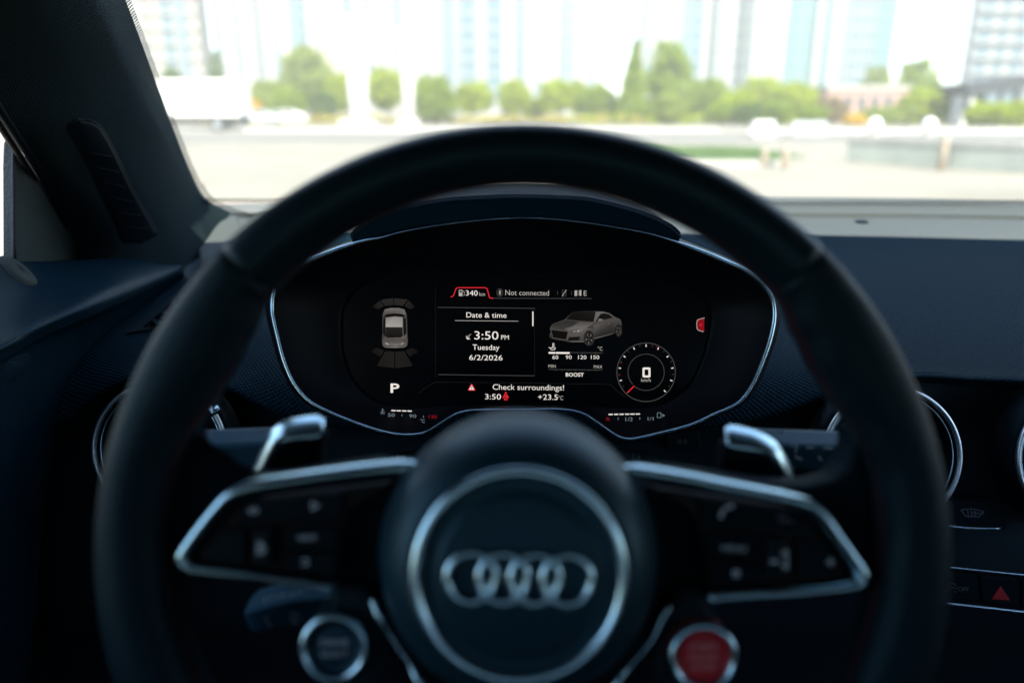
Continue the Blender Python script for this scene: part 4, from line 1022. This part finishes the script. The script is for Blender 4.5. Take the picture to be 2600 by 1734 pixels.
# pictures of the car shown on the display, shaded per vertex
pic = bpy.data.materials.new("screen picture"); pic.use_nodes = True; nt = pic.node_tree; nt.nodes.clear()
at = nt.nodes.new("ShaderNodeVertexColor"); at.layer_name = "shade"; em = nt.nodes.new("ShaderNodeEmission"); em.inputs[1].default_value = .62 / EXPO
ou = nt.nodes.new("ShaderNodeOutputMaterial"); nt.links.new(at.outputs[0], em.inputs[0]); nt.links.new(em.outputs[0], ou.inputs[0])
def picture(name, layers, conv):
    V = []; Fc = []; Cc = []
    for i, (pts, sh) in enumerate(layers):
        b = len(V)
        for j, (x, y) in enumerate(pts):
            V.append(P(*conv(x, y), DS - .0001 - i * .00004)); q = sh[j % len(sh)] if isinstance(sh, (list, tuple)) else sh
            Cc.append((q * 1.0, q * .93, q * .86, 1) if q >= 0 else (-q, -q * .05, -q * .05, 1))
        Fc.append(tuple(range(b, b + len(pts))))
    o = mesh(name, V, Fc, pic, dsp)
    ca = o.data.color_attributes.new("shade", 'FLOAT_COLOR', 'POINT')
    for i, c in enumerate(Cc): ca.data[i].color = c
    return o
el = lambda cx, cy, rx, ry, n=20: [(cx + rx * math.cos(6.2832 * i / n), cy + ry * math.sin(6.2832 * i / n)) for i in range(n)]
def ringq(cx, cy, rx, ry, w, n=20):
    return [[(cx + rx * math.cos(6.2832 * i / n), cy + ry * math.sin(6.2832 * i / n)), (cx + rx * math.cos(6.2832 * (i + 1) / n), cy + ry * math.sin(6.2832 * (i + 1) / n)),
             (cx + (rx - w) * math.cos(6.2832 * (i + 1) / n), cy + (ry - w) * math.sin(6.2832 * (i + 1) / n)), (cx + (rx - w) * math.cos(6.2832 * i / n), cy + (ry - w) * math.sin(6.2832 * i / n))] for i in range(n)]
lay = [
 ([(232, 545), (262, 505), (330, 480), (385, 462), (425, 420), (470, 385), (540, 372), (700, 373), (790, 376), (850, 393), (900, 424), (935, 442), (972, 458), (985, 500), (985, 555), (920, 600), (895, 606), (700, 660), (640, 668), (590, 690), (480, 696), (300, 672), (232, 652), (225, 620), (240, 590)],
  [.10, .10, .11, .10, .06, .05, .04, .05, .16, .16, .14, .12, .12, .08, .04, .03, .05, .06, .05, .06, .07, .05, .05, .05, .08]),
 ([(245, 545), (270, 505), (400, 465), (540, 480), (470, 530), (380, 556)], [.08, .05, .045, .05, .06, .07]),
 ([(380, 556), (470, 530), (540, 480), (700, 492), (610, 548), (500, 560), (430, 578)], [.16, .18, .10, .14, .24, .26, .22]),
 ([(430, 580), (600, 545), (690, 560), (700, 655), (590, 688), (430, 690), (405, 672)], [.16, .2, .12, .06, .09, .10, .10]),
 ([(690, 520), (800, 480), (940, 458), (975, 470), (900, 500), (895, 600), (705, 650)], [.17, .13, .12, .10, .07, .03, .035]),
 ([(402, 458), (440, 415), (480, 384), (540, 374), (712, 380), (735, 384), (690, 484), (560, 474)], [.012, .01, .012, .015, .02, .02, .012, .01]),
 ([(712, 376), (790, 378), (860, 396), (905, 430), (895, 436), (850, 402), (800, 391), (760, 400), (705, 484), (690, 488)], [.2, .24, .2, .16, .12, .15, .2, .24, .2, .2]),
 ([(710, 476), (760, 406), (800, 395), (850, 405), (893, 440), (800, 461), (740, 474)], .012),
 ([(238, 558), (430, 582), (405, 678), (258, 655)], [.14, .16, .14, .12]), ([(245, 566), (422, 588), (400, 670), (264, 648)], .008),
 ([(440, 588), (470, 574), (578, 556), (565, 588), (500, 602), (448, 604)], [.10, .14, .30, .22, .16, .12]), ([(470, 586), (500, 572), (492, 592)], .5), ([(510, 584), (545, 566), (535, 588)], .6),
 ([(432, 645), (548, 638), (540, 676), (420, 682)], .012), ([(470, 690), (590, 688), (585, 694), (400, 694)], .3),
 ([(697, 655), (895, 604), (895, 610), (697, 662)], [.3, .18, .18, .3]),
 (el(642, 650, 58, 84), .06), (el(642, 655, 47, 70), .008), (el(952, 578, 40, 66), .03), (el(948, 580, 34, 58), .008),
 ([(733, 468), (750, 450), (785, 456), (790, 470), (770, 480), (745, 486)], [.3, .34, .26, .2, .1, .14]), ([(840, 505), (862, 500), (862, 506), (840, 510)], .2)]
for (cx, cy, rx, ry) in ((642, 658, 36, 58), (950, 580, 26, 46)):
    lay += [(q, .10) for q in ringq(cx, cy, rx, ry, 5)]
    for k in range(5):
        a = 6.2832 * k / 5 + .3; c, s = math.cos(a), math.sin(a); c2, s2 = math.cos(a + .22), math.sin(a + .22)
        lay.append(([(cx + 3 * c, cy + 4 * s), (cx + rx * c, cy + ry * s), (cx + rx * c2, cy + ry * s2)], [.2, .32, .3]))
picture("car_picture", lay, C4)
top = [
 ([(235, 352), (300, 339), (380, 339), (440, 352), (462, 400), (470, 470), (474, 600), (478, 690), (468, 735), (440, 752), (340, 757), (240, 752), (214, 735), (205, 690), (208, 600), (210, 470), (215, 400)], [.22, .28, .28, .22, .1, .05, .04, .10, .12, .22, .3, .24, .14, .10, .04, .05, .12]),
 ([(222, 425), (260, 402), (340, 395), (420, 402), (460, 425), (425, 436), (340, 426), (250, 438)], .01),
 ([(245, 438), (340, 428), (421, 434), (420, 538), (244, 538)], [.30, .42, .38, .55, .6]),
 ([(222, 440), (240, 440), (238, 640), (215, 600)], .012), ([(425, 438), (455, 440), (462, 600), (432, 640)], .012),
 ([(245, 541), (420, 541), (425, 630), (400, 650), (262, 650), (240, 630)], [.03, .03, .015, .012, .012, .015]),
 ([(225, 655), (450, 655), (470, 690), (450, 715), (235, 715), (212, 690)], [.14, .12, .10, .2, .22, .12]),
 ([(238, 698), (262, 708), (276, 722), (258, 722)], .8), ([(432, 698), (412, 710), (400, 722), (418, 722)], .6),
 ([(428, 680), (458, 678), (452, 690), (430, 692)], -.22), ([(240, 735), (440, 733), (430, 738), (250, 740)], .05)]
sens = []
for (x0, x1, x2, x3, y0, y1) in ((185, 228, 325, 330, 0, 0),): pass
sens += [([(190, 255), (325, 236), (328, 308), (235, 318)], [.035, .04, .03, .03]), ([(334, 236), (478, 252), (425, 318), (334, 308)], [.04, .035, .03, .03]),
         ([(183, 262), (225, 320), (165, 352), (105, 325)], [.03, .03, .018, .012]), ([(485, 262), (440, 318), (500, 352), (555, 325)], [.03, .03, .018, .012]),
         ([(240, 790), (335, 796), (336, 968), (150, 945)], [.022, .024, .022, .018]), ([(345, 796), (440, 790), (530, 945), (345, 968)], [.024, .022, .018, .022]),
         ([(150, 752), (228, 788), (185, 848), (85, 792)], [.016, .022, .014, .008]), ([(520, 752), (450, 788), (498, 848), (595, 792)], [.016, .022, .014, .008])]
picture("top_view_picture", sens + top, B4)
# printed side gauges below the display
def G(s, x0, x1, base, cap, m='pgrey'): return text(s, x0, x1, base, cap, hd, M[m], clu, "gauge_print", .02, lift=.0035)
G("50", 985, 1002.5, 1057.5, 8.4); G("90", 1039, 1057, 1060, 8.4); G("130", 1088.5, 1109, 1062, 8.4, 'sdred'); G("°C", 1067, 1078.5, 1073, 9)
G("R", 1539.5, 1549, 1068, 8.6, 'sdred'); G("1/2", 1588, 1606.5, 1068.5, 9); G("1/1", 1644.5, 1659.5, 1067, 9)
polys("gauge_print", [ln(x, 1042 + (x - 993) * .03, x + w, 1042 + (x + w - 993) * .03, 3) for x, w in ((993.5, 11), (1007, 11), (1021, 11), (1034.5, 11))], hd, M['white'], clu, .0035)
polys("gauge_print", [ln(x, 1052 - (x - 1545) * .015, x + 11, 1052 - (x - 1534) * .015, 3) for x in (1545, 1559, 1573, 1587, 1600.5, 1614)], hd, M['white'], clu, .0035)
polys("gauge_print", [ln(1020.5, 1052, 1020.5, 1056.5, 1.6), ln(1075, 1055, 1075, 1060, 1.6), ln(1569.5, 1060, 1569.5, 1066, 1.6), ln(1624.5, 1059, 1624.5, 1065, 1.6)], hd, M['pgrey'], clu, .0035)
polys("gauge_print", pline([(971, 1038), (971, 1048)], 2) + pline([(966, 1046), (977, 1046)], 1.2) + pline([(966, 1050), (977, 1050)], 1.2) + pline([(971, 1040), (975, 1040)], 1.2), hd, M['pgrey'], clu, .0035)
polys("gauge_print", pline([(1669, 1048), (1678, 1048), (1678, 1060), (1669, 1060), (1669, 1048)], 1.3) + pline([(1679, 1050), (1682, 1053), (1681, 1059)], 1.2) + [[(1684, 1051), (1688, 1054.5), (1684, 1058)]], hd, M['pgrey'], clu, .0035)

# ------------------------------------------------------------------ stalks
def stalk(name, label, pts, prof, m=None, tip=None):
    t = thing(name, label, 'control stalk', P(*pts[-1]))
    path = smooth_path([P(*q) for q in pts], 5)
    sc = [1 + .0 * i for i in range(len(path))]; sc[0] = .80; sc[1] = .95
    sweep("lever", path, prof, M['stalk'], t, scale=sc, smooth=False)
    return t
SP = [(.0105, -.012), (.0100, -.006), (.0046, .0065), (.0030, .0082), (.0010, .0085), (-.0090, .0060), (-.0105, .0040), (-.0105, -.012)]
t = stalk('turn_signal_stalk', "black indicator stalk with grey print beside the chrome paddle with a beige edge", [(462, 1146, .425), (520, 1143, .425), (700, 1135, .428), (790, 1132, .432)], SP)
sd = lambda x, y: .4145
polys("symbol", ringp(499, 1154, 7, 2.6, n=20) + [ln(487, 1154, 511, 1154, 2)], sd, M['print'], t, .001)
polys("symbol", pline([(532, 1164), (536, 1144), (546, 1146), (545, 1156), (536, 1157)], 2.6) + pline([(552, 1145), (556, 1150), (556, 1160)], 2.4) + pline([(560, 1146), (552, 1156)], 2.2), sd, M['print'], t, .001)
top_d = lambda x, y: .424
polys("symbol", [ln(484, 1104, 508, 1103, 5), ln(516, 1103, 534, 1102, 5), ln(656, 1098, 670, 1097, 5)], lambda x, y: .4165, M['printdim'], t, .001)
SPm = [(a, b) for a, b in SP]
t = stalk('wiper_stalk', "black wiper stalk with grey symbols beside the brightly lit paddle", [(2186, 1150, .425), (2120, 1146, .425), (1960, 1140, .428), (1880, 1136, .432)], [(-a, b) for a, b in SP][::-1])
polys("symbol", pline([(2008, 1133), (2024, 1130), (2020, 1150)], 3) + pline([(2018, 1158), (2036, 1166)], 4) + pline([(2048, 1136), (2066, 1136)], 3) + pline([(2092, 1136), (2114, 1137)], 4) + pline([(2078, 1158), (2086, 1168)], 3), sd, M['print'], t, .001)
polys("symbol", [ln(1932, 1098, 1958, 1098, 6), ln(1972, 1096, 1990, 1096, 5)], lambda x, y: .4165, M['printdim'], t, .001)
t = stalk('cruise_stalk', "short cruise control stalk with white print low beside the round black button", [(634, 1560, .38), (680, 1548, .38), (760, 1528, .385), (850, 1515, .40), (960, 1500, .42)],
          [(.0085, -.012), (.0080, -.006), (.0040, .0055), (.0026, .0068), (-.0080, .0040), (-.0095, .0020), (-.0095, -.012)])
cd = lambda x, y: .372
polys("symbol", [ln(668, 1521, 676, 1520, 9), ln(683, 1517, 694, 1515, 9), ln(706, 1513, 722, 1509, 8), ln(732, 1510, 748, 1505, 5), ln(752, 1504, 768, 1499, 4)], cd, M['print'], t, .002)
polys("symbol", pline([(672, 1562), (680, 1580), (690, 1592)], 4) + [ln(734, 1556, 764, 1556, 4), ln(732, 1568, 766, 1568, 4), ln(736, 1580, 760, 1580, 4), ln(748, 1550, 748, 1588, 4)], cd, M['printdim'], t, .002)

# ------------------------------------------------------------------ steering wheel
DW = .322
stw = thing('steering_wheel', "black leather sports steering wheel with four chrome rings on its hub", 'steering wheel', P(1327, 1390, DW))
WX, WY = (1327 - 1300) / F * DW, (867 - 1390) / F * DW
def lerp_tab(tab, a):
    for i in range(len(tab) - 1):
        if tab[i][0] >= a >= tab[i + 1][0]:
            t = (tab[i][0] - a) / (tab[i][0] - tab[i + 1][0]); t = t * t * (3 - 2 * t); return tab[i][1] + (tab[i + 1][1] - tab[i][1]) * t
    return tab[-1][1]
RI = [(90, 921), (62, 914), (50, 908), (44, 903), (38, 874), (32, 858), (26, 862), (19, 888), (12, 902), (5, 898), (-5, 885), (-20, 872), (-40, 868), (-90, 868)]
def rim_geo(a):
    b = a if a <= 90 else 180 - a
    if b < -90: b = -180 - b
    ri = lerp_tab(RI, b); k = 1.0
    s = math.sin(math.radians(a))
    if s < -.80: k = .80 / -s
    return 1070 / F * DW * k, ri / F * DW * k
def rim_arc(name, a0, a1, m):
    n = max(8, int(abs(a1 - a0) * 1.2)); V = []; Fc = []; q = 20
    for i in range(n + 1):
        a = a0 + (a1 - a0) * i / n; ro, ri = rim_geo(a); rc = (ro + ri) / 2; ra = (ro - ri) / 2
        e = min(abs(a - a0), abs(a1 - a)); k = 1 - .03 * max(0, 1 - e / .6) if name != 'x' else 1
        ca, sa = math.cos(math.radians(a)), math.sin(math.radians(a))
        for j in range(q):
            t = 2 * math.pi * j / q
            x = math.cos(t); z = math.sin(t)
            x = math.copysign(abs(x) ** .92, x); z = math.copysign(abs(z) ** .92, z)
            r = rc + ra * k * x
            V.append(K(WX + r * ca, WY + r * sa, DW + .0175 * k * z))
    for i in range(n):
        for j in range(q):
            c = (j + 1) % q; Fc.append((i * q + j, i * q + c, (i + 1) * q + c, (i + 1) * q + j))
    Fc.append(tuple(range(q))); Fc.append(tuple(range(n * q, n * q + q))[::-1])
    o = mesh(name, V, Fc, m, stw, True)
    bm = bmesh.new(); bm.from_mesh(o.data); bmesh.ops.recalc_face_normals(bm, faces=bm.faces); bm.to_mesh(o.data); bm.free()
    return o
rim_arc("rim", 45.6, 134.4, M['leather']); rim_arc("rim", 232, 308, M['leather'])
rim_arc("grip", 134.4, 232, M['grip']); rim_arc("grip", -52, 45.6, M['grip'])
# stitching along the inside of the rim
V = []; Fc = []
a = -22.0
while a < 202:
    ro, ri = rim_geo(a if a <= 180 else a); r = ri + .0016; da = 1.05
    for (aa, rr, zz) in ((a, r - .0009, -.004), (a + da, r - .0009, -.004), (a + da, r + .0004, -.0055), (a, r + .0004, -.0055)):
        V.append(K(WX + rr * math.cos(math.radians(aa)), WY + rr * math.sin(math.radians(aa)), DW + zz))
    b = len(V) - 4; Fc.append((b, b + 1, b + 2, b + 3)); a += 1.5
st = mesh("stitching", V, Fc, M['stitch'], stw); st.modifiers.new("thickness", 'SOLIDIFY').thickness = .0008
# hub
HX, HY = (1316 - 1300) / F * DW, (867 - 1398) / F * DW
hub = lathe("hub", (HX, HY, 0), [(.056, .372), (.0600, .345), (.0606, .328), (.0598, .316), (.0575, .306), (.0535, .2975), (.0490, .2915), (.0450, .2885), (.0425, .2878), (.0400, .2885), (.0380, .2890), (.030, .2880), (.018, .2872), (.00001, .2870)], M['hub'], stw, 96)
ring = [K(HX + .0404 * math.cos(i * math.pi / 60), HY + .0404 * math.sin(i * math.pi / 60), .2874) for i in range(120)]
sweep("hub_ring", ring, [(-.0021, -.002), (-.0021, .0006), (-.0012, .0016), (0, .0019), (.0012, .0016), (.0021, .0006), (.0021, -.002)], M['chrome'], stw, True)
eb = lathe("emblem", (HX, HY, 0), [(.0335, .2889), (.0330, .2880), (.030, .2872), (.00001, .2866)], M['hub'], stw, 64)
ED = .2850; er = 71.5 / F * ED - .0015
for k in range(4):
    px = 1318 + (k - 1.5) * 81; py = 1469 + (k - 1.5) * 2
    cc = ((px - 1300) / F * ED, (867 - py) / F * ED)
    tl = .035
    pth = [K(cc[0] + er * math.cos(i * math.pi / 32), cc[1] + er * 1.0 * math.sin(i * math.pi / 32), ED + tl * er * math.cos(i * math.pi / 32)) for i in range(64)]
    sweep("ring", pth, ell(.0015, .0015, 12), M['chrome'], eb, True)
# spokes with their chrome frames
def mirx(pts, dy=0): return [(2654 - x, y + dy) for x, y in pts]
SHL = [(484, 1060), (474, 1104), (492, 1162), (530, 1198), (600, 1214), (700, 1208), (960, 1168), (1060, 1240), (1060, 1500), (860, 1508), (640, 1480), (520, 1466), (470, 1474), (420, 1510), (330, 1420), (360, 1180)]
plate("spoke", SHL, .326, .02, M['spoke'], stw, .004, 20)
plate("spoke", mirx(SHL, 20), .326, .02, M['spoke'], stw, .004, 20)
BL = [(1060, 1182), (930, 1194), (796, 1212), (690, 1228), (620, 1241), (580, 1258), (548, 1290), (498, 1352), (462, 1404), (459, 1424), (470, 1438), (500, 1449), (664, 1466), (850, 1494)]
BR = [(1580, 1190), (1720, 1212), (1860, 1240), (1980, 1264), (2050, 1282), (2086, 1305), (2126, 1360), (2172, 1424), (2192, 1460), (2184, 1480), (2150, 1490), (2040, 1502), (1900, 1510), (1800, 1517)]
FP = [(-.0029, -.007), (-.0029, -.0014), (-.0023, .0004), (-.0006, .0020), (.0007, .0022), (.0020, .0011), (.0027, -.0008), (.0029, -.007)]
for pts in (BL, BR):
    n = len(pts); path = smooth_path([P(x, y, .3125) for x, y in pts], 6); L = len(path)
    sc = []
    for i in range(L):
        q = i / (L - 1); sc.append(1.0 if q < .62 else max(.72, 1.0 - (q - .62) * 1.4))
    sc[0] = .5; sc[1] = .8
    sweep("spoke_frame", path, FP, M['chrome'], stw, scale=sc)
PADL = [(1000, 1222), (800, 1246), (650, 1264), (596, 1284), (556, 1330), (492, 1416), (520, 1436), (860, 1474), (872, 1380), (890, 1300)]
cpl = plate("control_pad", PADL, .3175, .006, M['gloss'], stw, .0015, 16)
PADR = [(1640, 1232), (1860, 1266), (2010, 1290), (2060, 1314), (2108, 1390), (2154, 1456), (2130, 1474), (1800, 1492), (1780, 1400), (1760, 1310)]
cpr = plate("control_pad", PADR, .3175, .006, M['gloss'], stw, .0015, 16)
def key(par, poly, sym=None, d=.3145): return plate("key", poly, d, .004, M['black'], par, .0010, 8)
key(cpl, [(628, 1276), (874, 1250), (868, 1322), (590, 1328)]); key(cpl, [(730, 1340), (862, 1334), (858, 1396), (728, 1392)]); key(cpl, [(728, 1402), (858, 1404), (852, 1462), (732, 1448)]); key(cpl, [(520, 1402), (560, 1344), (624, 1342), (624, 1434), (530, 1424)])
rl = plate("roller", [(638, 1346), (690, 1344), (690, 1440), (638, 1434)], .311, .01, M['fascia'], cpl, .003, 10)
pd = .3142
def sym(par, pl, m='print'): polys("symbol", pl, pd, M[m], par, .0003)
sym(cpl, pline([(630, 1296), (642, 1288), (642, 1304), (630, 1296)], 3) + pline([(646, 1288), (656, 1296), (646, 1304)], 3))
sym(cpl, pline([(792, 1274), (806, 1284), (792, 1294), (792, 1274)], 3.4) + [ln(800, 1284, 812, 1284, 3)])
text("VIEW", 754, 804, 1372, 14, pd, M['print'], cpl, "symbol", 0, lift=.0003)
sym(cpl, pline([(766, 1420), (782, 1420), (782, 1434), (766, 1434)], 3.2))
polys("symbol", pline([(654, 1372), (654, 1408), (664, 1372), (664, 1408), (676, 1392), (664, 1380)], 3), .3105, M['print'], rl, .0006)
key(cpr, [(1770, 1262), (2040, 1308), (2074, 1352), (1784, 1336)]); key(cpr, [(1790, 1346), (1930, 1352), (1932, 1420), (1796, 1416)]); key(cpr, [(1798, 1424), (1932, 1428), (1932, 1482), (1806, 1484)]); key(cpr, [(2018, 1366), (2084, 1368), (2136, 1452), (2022, 1468)])
rr = plate("roller", [(1946, 1364), (2004, 1366), (2006, 1464), (1948, 1468)], .311, .01, M['fascia'], cpr, .003, 10)
sym(cpr, pline([(1830, 1308), (1836, 1296), (1848, 1286), (1858, 1284)], 7) + [circ(1831, 1310, 5), circ(1858, 1285, 5)])
sym(cpr, ringp(1990, 1314, 13, 2.6, 60, 300, 20) + [ln(1994, 1312, 1996, 1326, 4), ln(2004, 1318, 2012, 1330, 3)], 'printdim')
text("MENU", 1832, 1896, 1398, 15, pd, M['print'], cpr, "symbol", .03, lift=.0003)
sym(cpr, pline([(1862, 1448), (1876, 1448), (1876, 1462), (1862, 1462), (1862, 1448)], 4) + [ln(1862, 1455, 1876, 1455, 6)])
polys("symbol", [ln(1956, 1426, 1976, 1424, 7)] + pline([(1984, 1408), (1998, 1396), (1998, 1444), (1984, 1432)], 5), .3105, M['print'], rr, .0006)
sym(cpr, pline([(2098, 1426), (2120, 1426)], 4) + pline([(2109, 1416), (2109, 1438)], 4))
# shift paddles behind the spokes
def paddle(pts, back, sg):
    b = plate("shift_paddle", back, .362, .012, M['black'], stw, .002, 10)
    path = smooth_path([P(*q) for q in pts], 6); L = len(path)
    sc = [min(1, .7 + .1 * i) * (1.25 - .5 * (i / (L - 1))) for i in range(L)]
    prof = [(.0052, -.0070), (.0046, -.0045), (-.0024, .0030), (-.0040, .0026), (-.0044, -.001), (-.0044, -.006)]
    if sg < 0: prof = [(-a, n) for a, n in prof][::-1]
    sweep("paddle_face", path, prof, M['chrome'], b, scale=sc)
paddle([(818, 1088, .352), (770, 1090, .352), (726, 1098, .352), (700, 1112, .353), (684, 1136, .354), (666, 1172, .356), (650, 1204, .358)], [(822, 1096), (812, 1186), (690, 1212), (660, 1212), (700, 1116)], -1)
paddle([(1846, 1112, .352), (1880, 1116, .352), (1926, 1126, .352), (1960, 1142, .353), (1982, 1168, .354), (2000, 1202, .356), (2010, 1236, .358)], [(1840, 1122), (1830, 1190), (1950, 1236), (2006, 1242), (1970, 1150)], 1)
# satellite buttons below the spokes
def sat(cx, cy, R, d, face, lines, arm, name):
    plate("button_arm", arm, d + .006, .02, M['fascia'], stw, .004, 14)
    c = ((cx - 1300) / F * d, (867 - cy) / F * d, d); r = R / F * d
    b = lathe(name, c, [(r, .03), (r, .004), (r * .97, .0015), (r * .80, .0015), (r * .79, .0024), (r * .5, .0012), (.00001, .0010)], face, stw, 64)
    pth = [K(c[0] + r * .905 * math.cos(i * math.pi / 48), c[1] + r * .905 * math.sin(i * math.pi / 48), d) for i in range(96)]
    sweep("button_ring", pth, [(-.0016, -.003), (-.0017, .0004), (-.0008, .0014), (.0006, .0016), (.0017, .0003), (.0016, -.003)], M['chrome'], b, True)
    for (s, x0, x1, y, cp) in lines: text(s, x0, x1, y, cp, d, M['print'] if face is not M['red'] else M['redprint'], b, "symbol", 0, lift=-.0004)
M['redprint'] = mat("red button print", (.85, .40, .42), .5)
sat(848, 1645, 87, .312, M['hub'], [("DRIVE", 814, 884, 1639, 17), ("SELECT", 814, 884, 1666, 13)], [(838, 1492), (880, 1478), (930, 1490), (975, 1560), (1000, 1680), (960, 1760), (800, 1760), (830, 1620)], "drive_button")
sat(1786, 1668, 87, .312, M['red'], [("START", 1750, 1822, 1650, 15), ("ENGINE", 1750, 1822, 1675, 13), ("STOP", 1756, 1816, 1700, 14)], [(1730, 1484), (1772, 1484), (1800, 1520), (1850, 1640), (1850, 1780), (1690, 1780), (1650, 1700), (1680, 1560)], "start_button")
tube("lower_trim", [P(944, 1520, .318), P(964, 1564, .316), P(990, 1612, .316), P(1036, 1680, .316), P(1062, 1726, .314), P(1090, 1790, .314)], .0022, M['chrome'], stw, scale=[.5, .8, .3, .25, .9, 1.0])
tube("lower_trim", [P(1700, 1540, .318), P(1680, 1572, .318), P(1652, 1630, .317), P(1600, 1690, .316), P(1572, 1722, .314), P(1540, 1790, .314)], .0022, M['chrome'], stw, scale=[.5, .5, .25, .25, .8, .9])
